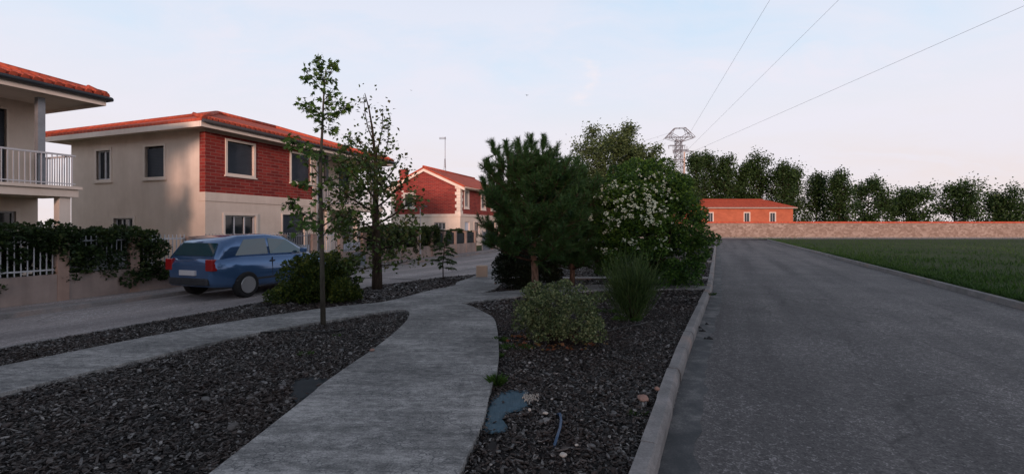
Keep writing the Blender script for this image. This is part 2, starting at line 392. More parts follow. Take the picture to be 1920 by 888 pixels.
# ---------------------------------------------------------------- ground
def struct(mb, name, m, **k): o = mb.build(name, m, **k); o['kind'] = 'structure'; return o
def sheet(pts, z, name, m):
    b = MB(); b.poly([(p[0], p[1], z) for p in pts]); return struct(b, name, m)
sheet([(-900, -300), (900, -300), (1600, 3000), (-1600, 3000)], -.30, 'ground', 'grass_ground')
def fenceX(Y): return -13.03 + .36 * Y
SD = Vector((.36, 1, 0)).normalized(); SN = Vector((-SD.y, SD.x, 0)); SRZ = math.atan2(SD.y, SD.x)
# street edge on the park side, kerb line on the road side
street_edge = [(-10.5, -4), (-8.0, 2.5), (-7.1, 5), (-5.6, 9), (-4.9, 11.1), (-3.88, 12.2), (-3.5, 13), (-2.7, 14.06), (-2.1, 14.95), (-1.27, 15.6), (-.5, 18.7), (1.9, 25), (14.3, 60)]
def kx(Y):                    # inner edge of the right-hand kerb
    return float(np.interp(Y, [-6, 2.98, 5.76, 9.2, 12.0, 18.4, 41.9, 62], [-3.35, .74, 1.98, 3.61, 4.96, 7.8, 18.1, 26.9]))
kY = [-6, -3, 0, 2.98, 5.76, 9.2, 12, 18.4, 28, 41.9, 62]
kerb_in = [(kx(y), y) for y in kY]
# mulch bed between street and kerb, fine grid so that it can heave a little
def pip(px, py, poly):
    poly = np.asarray(poly); x, y = poly[:, 0], poly[:, 1]; inside = np.zeros(len(px), bool); j = len(poly) - 1
    for i in range(len(poly)):
        c = ((y[i] > py) != (y[j] > py)) & (px < (x[j] - x[i]) * (py - y[i]) / (y[j] - y[i] + 1e-12) + x[i]); inside ^= c; j = i
    return inside
bed_poly = street_edge + list(reversed(kerb_in))
sheet(bed_poly, -.06, 'mulch_bed', 'mulch_soil')
# street (left) and road (right)
se = street_edge
st_poly = se + [(fenceX(62) + 0, 62)] + [(fenceX(-4), -4)]
sheet(st_poly, -.085, 'street', 'street_asphalt')
mbk = MB()
for a, b in zip(se[:-1], se[1:]):                      # low concrete edging along the street
    d = (Vector(b) - Vector(a)).normalized(); n = Vector((-d.y, d.x)) * .07
    mbk.prism([(a[0], a[1]), (b[0], b[1]), (b[0] + n.x, b[1] + n.y), (a[0] + n.x, a[1] + n.y)], -.2, -.035)
struct(mbk, 'edging', 'kerb_stone')
KD = Vector((.455, 1)).normalized(); KP = Vector((KD.y, -KD.x))
RW = 6.0
road = kerb_in + [(p[0] + RW * KP.x, p[1] + RW * KP.y) for p in reversed(kerb_in)]
sheet(list(reversed(road)), -.150, 'road', 'coarse_asphalt')
g0 = [(p[0] + .15, p[1]) for p in kerb_in]; g1 = [(p[0] + .15 + .30 * KP.x, p[1] + .30 * KP.y) for p in kerb_in]
rgj = random.Random(4)
g1f = []
for i in range(340):
    y = -5.9 + i * .2; g1f.append((kx(y) + .15 + .27 + rgj.uniform(-.045, .045), y))
g1f = [p for p in g1f if p[1] < 61.5]
sheet(g0 + list(reversed(g1f)), -.146, 'gutter', 'gutter_concrete')
# kerb: stones about a metre long with open joints
mk = MB(); y = -5.5; rk = random.Random(7)
while y < 61:
    L = .98 if y < 30 else 3.0
    y2 = y + L * KD.y - .008; dx = rk.uniform(-.008, .008); dz = rk.uniform(-.006, .006)
    for (ya, yb) in ((y, y2),):
        a = Vector((kx(ya) + dx, ya)); b = Vector((kx(yb) + dx + rk.uniform(-.006, .006), yb)); n = (b - a).normalized(); p = Vector((n.y, -n.x))
        prof = [(0, -.3), (.135, -.3), (.132, -.055), (.112, -.012), (.098, 0), (0, 0)]
        mk.loft([[(q.x + p.x * u_, q.y + p.y * u_, z_ + dz) for u_, z_ in reversed(prof)] for q in (a, b)])
    y += L * KD.y
struct(mk, 'kerb', 'kerb_stone')
# far kerb of the road and verge beyond
mk = MB(); a = road[len(kerb_in)]; b = road[-1]
for p0, p1 in zip(road[len(kerb_in):-1], road[len(kerb_in) + 1:]):
    mk.prism([p0, p1, (p1[0] + .15, p1[1]), (p0[0] + .15, p0[1])][::-1] if False else [p1, (p1[0] + .15, p1[1]), (p0[0] + .15, p0[1]), p0], -.3, -.02)
struct(mk, 'kerb', 'kerb_stone')
vr = [(p[0] + .15, p[1]) for p in road[len(kerb_in):]]
vr = list(reversed(vr)); sheet([(v_[0], v_[1]) for v_ in vr] [::1] + [(140, 62), (60, -6)], -.05, 'verge', 'grass_ground') if False else sheet(([(60, -6), (140, 62)] + list(reversed(vr))), -.05, 'verge', 'grass_ground')
# cross road at the far end and the grass foot of the stone wall
sheet([(-30, 62.01), (160, 62.01), (160, 71.5), (-30, 71.5)], -.146, 'cross_road', 'far_asphalt')
sheet([(-30, 71.5), (160, 71.5), (160, 75.5), (-30, 75.5)], -.10, 'grass_verge', 'grass_ground')
mk = MB(); mk.box(-30, 71.35, -.3, 160, 71.5, .0); struct(mk, 'kerb', 'kerb_stone')
# path network
def cat(pts, n=5):
    P = [Vector((p[0], p[1])) for p in pts]; o = []
    for i in range(len(P) - 1):
        p0, p1, p2, p3 = P[max(i - 1, 0)], P[i], P[i + 1], P[min(i + 2, len(P) - 1)]
        for k in range(n):
            t_ = k / n; o.append(tuple(.5 * ((2 * p1) + (p2 - p0) * t_ + (2 * p0 - 5 * p1 + 4 * p2 - p3) * t_ ** 2 + (3 * p1 - p0 - 3 * p2 + p3) * t_ ** 3)))
    o.append(tuple(P[-1])); return o
E_right = cat([(-.55, -4), (-.50, 1.5), G(860, 888), G(905, 790), G(918, 735), G(930, 700), G(935, 670), G(935, 645), G(932, 615), G(925, 595), G(905, 583), G(884, 573), G(862, 567)])
E_br_low = cat([G(862, 567), G(900, 563), G(950, 558), G(1000, 551), G(1060, 547), G(1128, 543), (3.6, 11.75), (kx(11.8), 11.8)])
E_br_up = cat([(kx(12.35), 12.35), (3.6, 12.45), G(1128, 533), G(1070, 536), G(1000, 541), G(950, 545), G(903, 549)])
E_c_right = cat([G(903, 549), G(930, 540), G(940, 530), G(938, 520), G(932, 512), (-.55, 17.9)])
E_c_left = cat([(-1.0, 16.9), (-1.20, 15.65), (-1.16, 14.8), G(858, 528), G(850, 535), G(800, 545), G(760, 556), G(713, 566), G(650, 572), G(569, 582), (-4.9, 7.2), (-5.8, 5), (-6.6, 2.5), (-7.6, -.5)])
E_l_low = cat([(-6.2, -.5), (-5.4, 2.4), (-4.7, 4.6), (-3.9, 6.6), G(569, 607), G(640, 596), G(700, 586), G(752, 579)])
E_left = cat([G(752, 579), G(764, 582), G(768, 588), G(762, 600), G(740, 622), G(697, 655), G(660, 680), G(600, 722), G(569, 748), (-1.95, 1.5), (-2.1, -4)])
net = E_right + E_br_low[1:] + E_br_up + E_c_right[1:] + E_c_left + E_l_low + E_left[1:]
pb = MB(); pb.prism(net, -.25, 0.0)
path = struct(pb, 'path', 'path_concrete', bevel=.012)
strips = [(14.2, 14.62), (20.9, 21.6), (35.2, 36.2), (46.5, 48.2)]
def edge_x(Y):
    ys = [p[1] for p in street_edge]; xs = [p[0] for p in street_edge]; return float(np.interp(Y, ys, xs))
sb = MB()
for a_, b_ in strips: sb.prism([(edge_x(a_) + .02, a_), (kx(a_) - .01, a_), (kx(b_) - .01, b_), (edge_x(b_) + .02, b_)] if a_ > 15 else [(-.42, a_), (kx(a_) - .01, a_), (kx(b_) - .01, b_), (-.42, b_)], -.25, -.004)
struct(sb, 'cross_path', 'kerb_stone')
strip_polys = [[(-.5, a_), (60, a_), (60, b_), (-.5, b_)] for a_, b_ in strips]
# bark chips
sheet_pts = [[(940, 737), (962, 733), (985, 735), (992, 745), (992, 760), (975, 768), (955, 772), (942, 784), (952, 795), (948, 804), (920, 806), (908, 800), (916, 775), (920, 752)],
    [(552, 716), (572, 708), (600, 709), (620, 711), (606, 724), (570, 746), (560, 752), (545, 735)]]
sheet_polys = [[G(a, b, -.04) for a, b in sp] for sp in sheet_pts]
def chips(seed, n, y0, y1, size, zoff=-.055):
    rng = np.random.default_rng(seed)
    u1 = rng.random(n * 2); ys = 1 / (1 / y0 + u1 * (1 / y1 - 1 / y0)) if y1 > 14 else y0 + (y1 - y0) * u1
    xs = rng.uniform(-11, 12, n * 2) if y0 < 9 else rng.uniform(-8, 26, n * 2)
    ok = pip(xs, ys, bed_poly) & ~pip(xs, ys, net)
    for sp in strip_polys: ok &= ~pip(xs, ys, sp)
    for sp in sheet_polys: ok &= ~(pip(xs + rng.normal(0, .012, len(xs)), ys + rng.normal(0, .012, len(xs)), sp) & (rng.random(len(xs)) < .985))
    ok &= (np.abs(xs) < ys * 1.15 + .6)
    xs = xs[ok]; ys = ys[ok]; n = len(xs)
    a = rng.uniform(0, math.pi, n) ; L = size * rng.lognormal(0, .36, n); W = L * rng.uniform(.3, .75, n); T = L * rng.uniform(.05, .13, n)
    tilt = rng.normal(0, .36, (n, 2)); hgt = zoff + rng.random(n) ** 1.5 * .03
    base = np.array([(-.5, -.35), (.1, -.5), (.5, -.2), (.45, .35), (-.1, .5), (-.5, .2)])
    b = base[None] * (1 + rng.normal(0, .18, (n, 6, 2)))
    lx = b[..., 0] * L[:, None]; ly = b[..., 1] * W[:, None]
    zt = tilt[:, :1] * lx + tilt[:, 1:] * ly
    ca, sa = np.cos(a)[:, None], np.sin(a)[:, None]
    X = xs[:, None] + ca * lx - sa * ly; Y = ys[:, None] + sa * lx + ca * ly
    top = np.stack([X, Y, hgt[:, None] + zt + T[:, None]], -1); bot = np.stack([X, Y, hgt[:, None] + zt], -1)
    V = np.concatenate([top, bot], 1).reshape(-1, 3)
    fc = [(0, 1, 2, 3), (0, 3, 4, 5)] + [(i + 6, (i + 1) % 6 + 6, (i + 1) % 6, i) for i in range(6)]
    Fs = (np.arange(n)[:, None, None] * 12 + np.array(fc)[None]).reshape(-1, 4)
    return V, Fs
V, Fs = merge([chips(1, 200000, 1.6, 9.0, .021), chips(4, 40000, 1.6, 7.5, .029), chips(2, 110000, 9.0, 30.0, .045), chips(3, 6000, 1.6, 9.0, .032)])
o = np_mesh('bark_mulch', V, Fs, 'bark_chips'); tag(o, 'dark bark chips and slate flakes covering the planting beds', 'mulch', kind='stuff')

# ---------------------------------------------------------------- houses (local x along the street, local y away from it)
def cells(mb, u0, u1, z0, z1, ops, put):
    """wall between u0..u1, z0..z1 with openings (a,b,c,d)=(u0,u1,z0,z1)"""
    us = sorted({u0, u1, *[o[0] for o in ops], *[o[1] for o in ops]}); us = [q for q in us if u0 <= q <= u1]
    for a, b in zip(us[:-1], us[1:]):
        col = sorted([(o[2], o[3]) for o in ops if o[0] < (a + b) / 2 < o[1]]); zc = z0
        for c, d in col:
            if c > zc: put(a, b, zc, c)
            zc = d
        if zc < z1: put(a, b, zc, z1)
def facade(mb, y, th, u0, u1, z0, z1, ops): cells(mb, u0, u1, z0, z1, ops, lambda a, b, c, d: mb.box(a, y, c, b, y + th, d))
def endwall(mb, x, th, u0, u1, z0, z1, ops): cells(mb, u0, u1, z0, z1, ops, lambda a, b, c, d: mb.box(x, a, c, x + th, b, d))
def window(par, x, y, z0, z1, w_, face='y', fm='cream_stone', glass='window_glass', shutter=None, bars=1, fr=.09, proud=.03):
    """face 'y': opening in a wall facing -y at wall plane y, spanning x..x+w_; face 'x': wall facing -x at plane x, spanning y..y+w_"""
    def bx(mb, a, b, c, d, e, f):      # a,b along wall; c,d depth (negative = outwards); e,f height
        if face == 'y': mb.box(x + a, y + c, e, x + b, y + d, f)
        else: mb.box(x + c, y + a, e, x + d, y + b, f)
    m = MB()
    bx(m, -fr, 0, -proud, .12, z0 - fr, z1 + fr); bx(m, w_, w_ + fr, -proud, .12, z0 - fr, z1 + fr); bx(m, 0, w_, -proud, .12, z1, z1 + fr)
    f = m.build('window_frame', fm, par)
    m = MB(); bx(m, -fr - .04, w_ + fr + .04, -proud - .04, .12, z0 - fr - .05, z0 - fr); bx(m, 0, w_, -proud, .12, z0 - fr, z0); m.build('sill', fm, f)
    m = MB(); bx(m, 0, w_, .13, .15, z0, z1); m.build('pane', glass, f)
    if shutter:
        m = MB(); n = int((z1 - z0) / .06)
        for k in range(n): bx(m, .005, w_ - .005, .085, .105 + .01 * (k % 2), z0 + k * .06, z0 + k * .06 + .056)
        m.build('shutter', shutter, f)
    elif bars:
        m = MB(); bx(m, 0, .05, .07, .12, z0, z1); bx(m, w_ - .05, w_, .07, .12, z0, z1); bx(m, .05, w_ - .05, .07, .12, z0, z0 + .05); bx(m, .05, w_ - .05, .07, .12, z1 - .05, z1)
        for k in range(1, bars + 1): bx(m, w_ * k / (bars + 1) - .025, w_ * k / (bars + 1) + .025, .075, .118, z0 + .05, z1 - .05)
        m.build('mullion', 'white_metal', f)
    return f
def quoins(par, spec):
    """blocks of alternating length; spec = list of (fn(a,b,c,d) putting a box len along wall, z range)"""
    m = MB()
    for put, z0, z1 in spec:
        k = 0; z_ = z0
        while z_ < z1 - .02:
            zt = min(z_ + .29, z1); put(m, .52 if k % 2 == 0 else .36, z_, zt); z_ = zt; k += 1
    return m.build('quoins', 'cream_stone', par)

# ---- red gable house -------------------------------------------------------
def gable_house(loc, rz, label):
    h = empty('brick_house', loc, rz, label=label, cat='house')
    L, D, ZB, ZE, ZR = 11.0, 7.4, 2.62, 5.45, 7.1
    th = .3
    ops_g = [(.0, .0, 0, 0)]
    # lower storey
    m = MB(); endwall(m, 0, th, 0, D, -.3, ZB, [(1.55, 2.65, 1.40, 2.05)])
    facade(m, 0, th, th, L, -.3, ZB, [(1.0, 2.0, .0, 2.1), (3.1, 4.3, .9, 2.1), (6, 8.6, -.0, 2.2)]); m.box(th, D - th, -.3, L, D, ZB); m.box(L - th, th, -.3, L, D - th, ZB); m.box(th, th, ZB - .2, L - th, D - th, ZB - .05)
    m.build('lower_wall', 'cream_render', h)
    # band course
    m = MB(); m.box(-.07, -.07, ZB, L + .07, 0 + .1, ZB + .16); m.box(-.07, .1, ZB, .1, D + .07, ZB + .16); m.box(-.1, -.1, ZB + .16, L + .1, .08, ZB + .22); m.box(-.1, .08, ZB + .16, .08, D + .1, ZB + .22)
    m.build('band_course', 'cream_stone', h)
    # upper storey brick
    Z1 = ZB + .0
    wl = (5.05, 5.85, 3.55, 4.75)
    m = MB(); endwall(m, 0, th, 0, D, Z1, ZE, [wl])
    facade(m, 0, th, th, L, Z1, ZE, [(1.0, 1.7, 3.55, 4.95), (4.9, 5.8, 3.55, 4.95), (7.5, 8.4, 3.55, 4.95)]); m.box(th, D - th, Z1, L, D, ZE); m.box(L - th, th, Z1, L, D - th, ZE)
    for x0, x1 in ((0, th), (L - th, L)):
        m.loft([[(x0, 0, ZE), (x0, D, ZE), (x0, D / 2, ZR - .06)], [(x1, 0, ZE), (x1, D, ZE), (x1, D / 2, ZR - .06)]])
    m.build('upper_wall', 'red_brick', h)
    # quoins on the corners
    def q1(mm, l, a, b): mm.box(-.03, -.03, a, 0, l, b - .012)
    def q2(mm, l, a, b): mm.box(0, -.03, a, l, 0, b - .012)
    def q3(mm, l, a, b): mm.box(-.03, D - l, a, 0, D + .03, b - .012)
    for q_ in (q1, q2, q3): quoins(h, [(q_, ZB + .22, ZE)])
    # window in the gable with toothed surround
    window(h, 0, wl[0], wl[2], wl[3], wl[1] - wl[0], 'x', shutter='green_shutter', fr=.16)
    for sd_ in (0, 1):
        m = MB(); zq = wl[2] - .2; k = 0
        while zq < wl[3] + .3:
            e = .38 if k % 2 == 0 else .2
            if sd_: m.box(-.026, wl[1] + .16, zq, 0, wl[1] + e, zq + .2)
            else: m.box(-.026, wl[0] - e, zq, -.0, wl[0] - .16, zq + .2)
            zq += .2; k += 1
        m.build('window_surround', 'cream_stone', h)
    for x0, x1 in ((1.0, 1.7), (4.9, 5.8), (7.5, 8.4)): window(h, x0, 0, 3.55, 4.95, x1 - x0, 'y', fr=.2)
    # cellar window in the gable
    window(h, 0, 1.55, 1.40, 2.05, 1.1, 'x', fm='porch_dark', fr=.03, bars=2, proud=.01)
    # doors
    d = MB().box(1.0, .1, 0, 2.0, .16, 2.1).build('door', 'white_door', h); MB().box(1.08, .06, 1.0, 1.14, .1, 1.14).build('handle', 'dark_metal', d)
    window(h, 3.1, 0, .9, 2.1, 1.2, 'y')
    d = MB().box(6, .1, 0, 8.6, .16, 2.2).build('garage_door', 'dark_shutter', h)
    # roof
    ov, e = .55, .5; zs = (ZR - ZE) / (D / 2); zeo = ZE - zs * ov; tk = .16
    m = MB(); x0, x1 = -.28, L + .28
    ring = [(-ov, zeo + .02), (-ov, zeo + .02 + tk), (D / 2, ZR + .02 + tk), (D + ov, zeo + .02 + tk), (D + ov, zeo + .02), (D / 2, ZR + .02)]
    for half in (([0, 1, 2, 5]), ([5, 2, 3, 4])):
        m.loft([[(x0, ring[i][0], ring[i][1]) for i in half], [(x1, ring[i][0], ring[i][1]) for i in half]])
    rf = m.build('roof', 'roof_tiles', h)
    m = MB(); m.tube([(x0, D / 2, ZR + .2), (x1, D / 2, ZR + .2)], .11, 8); m.build('ridge_tiles', 'roof_tiles', rf)
    # cream verge under the gable edge and boxed eaves
    m = MB()
    def strip(ya, za, yb, zb): m.loft([[(x, ya, za - .26), (x, ya, za), (x, yb, zb), (x, yb, zb - .26)] for x in (-.24, -.04)])
    strip(-ov + .02, zeo + .01, D / 2, ZR + .01); strip(D / 2, ZR + .01, D + ov - .02, zeo + .01)
    m.box(-.2, -ov, ZE - .32, L + .2, -.0 - .031, ZE - .2); m.box(-.2, D + .031, ZE - .32, L + .2, D + ov, ZE - .2)
    m.build('eaves', 'cream_stone', rf)
    m = MB(); m.tube([(-.25, -ov - .07, zeo + .03), (L + .25, -ov - .07, zeo + .03)], .07, 8); m.tube([(L - .4, -ov - .07, zeo), (L - .4, -.08, zeo - .5), (L - .4, -.08, 0)], .05, 6); m.build('gutter', 'porch_dark', rf)
    m = MB(); m.box(1.2, 6.62, 5.0, 1.8, 7.25, 7.25); c = m.build('chimney', 'red_brick', rf)
    m = MB(); m.box(1.14, 6.56, 7.25, 1.86, 7.31, 7.33); m.build('cap', 'red_brick', c)
    # antenna
    a = MB(); ax, ay = 4.05, D / 2
    for k in range(3):
        an = k * 2.094; a.tube([(ax + .14 * math.cos(an), ay + .14 * math.sin(an), ZR + .1), (ax + .05 * math.cos(an), ay + .05 * math.sin(an), ZR + 1.5)], .022, 4)
    for k in range(6): a.tube([(ax - .1, ay, ZR + .25 + k * .2), (ax + .1, ay, ZR + .42 + k * .2)], .012, 4)
    a.tube([(ax, ay, ZR + .6), (ax, ay, ZR + 3.75)], .034, 6)
    dv = Vector((-.94, .34, 0))
    a.tube([Vector((ax, ay, ZR + 3.6)) + Vector((-.2, .55, 0)), Vector((ax, ay, ZR + 3.6)) + Vector((.02, -.06, 0))], .03, 4)
    for k in range(7):
        c_ = Vector((ax, ay, ZR + 3.6)) + Vector((-.2, .55, 0)) * (k / 6) + Vector((.02, -.06, 0)) * (1 - k / 6); a.tube([c_ + Vector((-.12, -.05, .1)), c_ + Vector((.12, .05, -.1))], .012, 4)
    a.build('antenna', 'steel', h)
    return h
gh = gable_house((-4.74, 43.0, -.1), SRZ, 'red brick gable house with cream quoins, orange tile roof and tall rooftop antenna')

# ---- balcony house ---------------------------------------------------------
def balcony_house(loc, rz, label):
    h = empty('balcony_house', loc, rz, label=label, cat='house')
    L, D, ZB, ZE = 10.6, 8.0, 2.62, 5.45; th = .3; S = 5.75            # S: where the recess starts
    RC = 1.5                                                            # recess depth
    # brick front bay
    m = MB(); facade(m, 0, th, 0, S - .35, 2.95, 5.2, [(.9, 2.1, 3.75, 5.0), (4.1, 5.25, 3.75, 5.0)])
    m.build('brick_wall', 'red_brick', h)
    m = MB()
    facade(m, 0, th, 0, S, -.3, ZB, [(.8, 2.2, .9, 2.1), (3.6, 4.9, .2, 2.2)]); m.box(-.02, -.03, ZB, S + .02, th + .02, 2.95)
    m.box(S - .35, -.02, 2.95, S, th, 5.2); m.box(-.02, -.02, 5.2, S, th + .01, ZE)
    endwall(m, 0, th, th, D, -.3, ZE, [(2.2, 3.3, 3.6, 4.8), (5.4, 6.3, 3.6, 4.8), (4.0, 5.2, .9, 2.0)]); m.box(L - th, RC, -.3, L, D, ZE); m.box(th, D - th, -.3, L - th, D, ZE); m.box(S - .3, th + .02, -.3, S, RC, ZE)
    facade(m, RC, th, S, L - th, -.3, ZE, [(6.55, 7.6, 2.8, 5.0), (9.0, 9.9, 2.8, 5.0), (6.6, 7.8, 0, 2.1), (8.8, 10.1, .9, 2.1)])
    m.build('wall', 'cream_render', h)
    window(h, .9, 0, 3.75, 5.0, 1.2, 'y', shutter='dark_shutter'); window(h, 4.1, 0, 3.75, 5.0, 1.15, 'y', shutter='dark_shutter')
    window(h, .8, 0, .9, 2.1, 1.4, 'y', bars=2); window(h, 3.6, 0, .2, 2.2, 1.3, 'y', shutter='dark_shutter', fr=.05)
    window(h, 0, 2.2, 3.6, 4.8, 1.1, 'x', shutter='dark_shutter'); window(h, 0, 5.4, 3.6, 4.8, .9, 'x', bars=1); window(h, 0, 4.0, .9, 2.0, 1.2, 'x', bars=2)
    window(h, 6.55, RC, 2.85, 5.0, 1.05, 'y', shutter='dark_shutter', fr=.05); window(h, 9.0, RC, 2.85, 5.0, .9, 'y', shutter='dark_shutter', fr=.05)
    window(h, 8.8, RC, .9, 2.1, 1.3, 'y', bars=2)
    d = MB().box(6.6, RC + .1, 0, 7.8, RC + .16, 2.1).build('door', 'dark_shutter', h); MB().box(7.62, RC + .05, 1.0, 7.7, RC + .1, 1.12).build('handle', 'grey_metal', d)
    # balcony
    m = MB(); m.box(S + .022, -.25, 2.50, L + .1, RC, 2.72); m.box(S + .022, -.32, 2.72, L + .16, RC, 2.80)
    bal = m.build('balcony', 'cream_stone', h)
    m = MB(); x = S + .1
    m.box(S + .03, -.22, 3.66, L + .05, -.18, 3.71); m.box(S + .03, -.215, 2.86, L + .05, -.185, 2.89)
    while x < L: m.box(x, -.21, 2.80, x + .02, -.19, 3.66); x += .115
    m.box(L + .0, -.18, 3.66, L + .04, RC, 3.71); yy = -.1
    while yy < RC: m.box(L + .01, yy, 2.80, L + .03, yy + .02, 3.66); yy += .115
    m.build('railing', 'white_metal', bal)
    for x in (S + .45, L - .75):
        MB().box(x, -.12, 2.80, x + .16, .04, 5.2).build('column', 'dark_metal' if x < 8 else 'grey_metal', h)
    for x in (S + .45, 8.5, L - .3): MB().box(x, -.16, -.3, x + .26, .1, 2.5).build('column', 'cream_stone', h)
    # drainpipes
    m = MB(); m.tube([(S - .15, -.1, 5.2), (S - .15, -.1, -.2)], .055, 8); m.build('drainpipe', 'grey_metal', h)
    # roof: low hip
    ov = .6; zeo, zr = ZE - .02, 6.9
    m = MB(); a = [(-ov, -ov), (L + ov, -ov), (L + ov, D + ov), (-ov, D + ov)]; r0 = (3.6, D / 2); r1 = (L - 3.6, D / 2)
    v = [Vector((p[0], p[1], zeo)) for p in a] + [Vector((r0[0], r0[1], zr)), Vector((r1[0], r1[1], zr))]
    for f in ((0, 1, 5, 4), (1, 2, 5), (2, 3, 4, 5), (3, 0, 4)): m.poly([v[i] + Vector((0, 0, .1)) for i in f])
    for i in range(4): j = (i + 1) % 4; m.poly([v[i], v[j], v[j] + Vector((0, 0, .1)), v[i] + Vector((0, 0, .1))])
    rf = m.build('roof', 'roof_tiles', h)
    # scalloped tile ends along the eaves
    m = MB(); x = -ov + .06
    while x < L + ov: m.tube([(x, -ov - .05, zeo + .10), (x, -ov + .45, zeo + .27)], .085, 6); x += .23
    y_ = -ov + .06
    while y_ < D + ov: m.tube([(L + ov + .05, y_, zeo + .10), (L + ov - .45, y_, zeo + .24)], .085, 6); y_ += .23
    for q0, q1 in ((v[0], v[4]), (v[1], v[5]), (v[2], v[5]), (v[3], v[4]), (v[4], v[5])): m.tube([q0 + Vector((0, 0, .14)), q1 + Vector((0, 0, .14))], .1, 6)
    m.build('tile_ends', 'roof_tiles', rf)
    m = MB(); m.box(-ov, -ov + .002, zeo - .20, L + ov - .002, -ov + .08, zeo - .005); m.box(L + ov - .08, -ov + .08, zeo - .20, L + ov - .002, D + ov - .08, zeo - .005); m.box(-ov + .1, -ov + .09, zeo - .12, L + ov - .09, D + ov - .1, zeo - .06)
    m.box(-ov, D + ov - .08, zeo - .2, L + ov, D + ov - .002, zeo - .005); m.box(-ov, -ov + .09, zeo - .2, -ov + .08, D + ov - .09, zeo - .005)
    m.build('eaves', 'cream_stone', rf)
    m = MB(); m.tube([(-ov, -ov - .09, zeo), (L + ov + .08, -ov - .09, zeo)], .07, 8); m.tube([(L + ov + .08, -ov - .09, zeo), (L + ov + .08, D + ov, zeo)], .07, 8); m.build('gutter', 'dark_metal', rf)
    return h
def onfac(Y): return Vector((-17.7 + .36 * Y, Y, -.1))
bh = balcony_house(onfac(17.46), SRZ, 'cream and red brick house with railed balcony and low tiled roof behind the slim trees')
bh2 = copy_tree(bh); bh2.location = onfac(3.6); bh2['label'] = 'cream balcony house at the far left edge, beside the parked blue car'
# unseen houses added behind the viewer: they keep the low sun off the park
for k, (x, y_) in enumerate(((-16, -26), (-3.5, -27.5), (9, -26), (21, -29))):
    c = copy_tree(gh); c.location = (x, y_, 0); c.rotation_euler = (0, 0, math.pi); c['label'] = ['brick house behind the viewer, westernmost of four', 'brick house behind the viewer, second from the west', 'brick house behind the viewer, third from the west', 'brick house behind the viewer, easternmost of four'][k]
    c['group'] = 'brick houses behind the viewer'

# ---------------------------------------------------------------- fences along the street
def on_fence(Y, off=0.0): return Vector((fenceX(Y), Y, 0)) + SN * off       # off>0: towards the houses
def fence_section(name, label, Y0, n, kind, cap='post_concrete'):
    p0 = on_fence(Y0); st = 1.3 / SD.y
    f = empty(name, (p0.x, p0.y, -.1), SRZ, label=label, cat='fence')
    MB().box(0, 0, -.2, n * st, .2, .66).build('base_wall', 'grey_wall_render', f)
    pp = None
    for k in range(n + 1):
        m = MB(); x = k * st
        hw_ = .10 if kind == 'rail' else .08
        m.box(x - hw_, -.012, 0, x + hw_, .212, 1.36); m.box(x - hw_ - .015, -.03, 1.36, x + hw_ + .015, .23, 1.40)
        if k in (0,) or k < n or True: m.build('post', cap, f)
    for k in range(n):
        a, b = k * st + .10, (k + 1) * st - .10
        if kind == 'net':
            m = MB(); m.box(a, .09, .68, b, .11, 1.30 + .03 * math.sin(k * 2.3)); m.build('netting_panel', 'shade_netting', f)
        elif kind == 'rail':
            m = MB(); m.box(a, .08, 1.33, b, .12, 1.36); m.box(a, .08, .74, b, .12, .77); x = a + .04
            while x < b: m.box(x, .09, .66, x + .018, .108, 1.45); x += .1
            m.build('railing', 'white_metal' if k % 2 else 'grey_metal', f)
            if k % 2 == 0:
                m = MB(); m.box(a + .02, .125, .68, b - .02, .135, 1.02); m.build('backing_panel', 'white_door', f)
        elif kind == 'wire':
            m = MB()
            for z_ in (.8, 1.0, 1.2): m.tube([(a, .1, z_), (b, .1, z_)], .008, 4)
            m.build('wire', 'grey_metal', f)
    return f
fence_section('railing_fence', 'pale railings between cream posts on a low wall in front of the balcony house', 12.8, 5, 'rail')
fence_section('railing_fence', 'railings on a low wall behind the parked car at the far left', 4.7, 6, 'rail')
fence_section('hedged_fence', 'low rendered wall with pale posts half swallowed by dark hedge', 19.35, 4, 'wire')
fence_section('netting_fence', 'low wall with pale posts and dark netting panels below the red gable', 24.6, 4, 'net')
fence_section('netting_fence', 'far netting fence beyond the grey gate, behind the pine', 32.4, 9, 'net')
g = empty('gate', tuple(on_fence(31.0, -.02) + Vector((0, 0, -.08))), SRZ, label='grey sheet metal gate at the end of the netting fence', cat='gate')
MB().box(0, .08, .05, 1.35, .12, 1.30).build('gate_leaf', 'grey_cabinet', g); m = MB(); m.box(-.05, .06, 0, 0, .14, 1.4); m.box(1.36, .06, 0, 1.41, .14, 1.4); m.build('gate_frame', 'grey_metal', g)
c = empty('meter_cabinet', tuple(on_fence(18.55, -.13) + Vector((0, 0, -.08))), SRZ, label='blue grey meter cabinet set against the low wall', cat='cabinet')
MB().box(0, 0, .02, .75, .12, .62).build('casing', 'grey_cabinet', c, bevel=.01); MB().box(.04, -.012, .07, .71, 0, .57).build('door', 'grey_cabinet', c)
m = MB(); pt = [G(600, 514.5), G(657, 515.5), G(730, 517.5), G(800, 520.5)]
for a, b in zip(pt[:-1], pt[1:]): m.poly([(a[0], a[1], -.081), (b[0], b[1], -.081), (b[0], b[1] + .16, -.081), (a[0], a[1] + .16, -.081)])
struct(m, 'drain_channel', 'coarse_asphalt')
# footway along the fence
m = MB(); a, b = on_fence(-4, -.01), on_fence(60, -.01); a2, b2 = on_fence(-4, -.85), on_fence(60, -.85)
m.prism([(a2.x, a2.y), (b2.x, b2.y), (b.x, b.y), (a.x, a.y)], -.2, .0); struct(m, 'footway', 'street_asphalt', bevel=.01)
m = MB(); a, b = on_fence(-4, -.851), on_fence(60, -.851); a2, b2 = on_fence(-4, -.97), on_fence(60, -.97)
m.prism([(a2.x, a2.y), (b2.x, b2.y), (b.x, b.y), (a.x, a.y)], -.2, .012); struct(m, 'kerb', 'kerb_stone', bevel=.012)
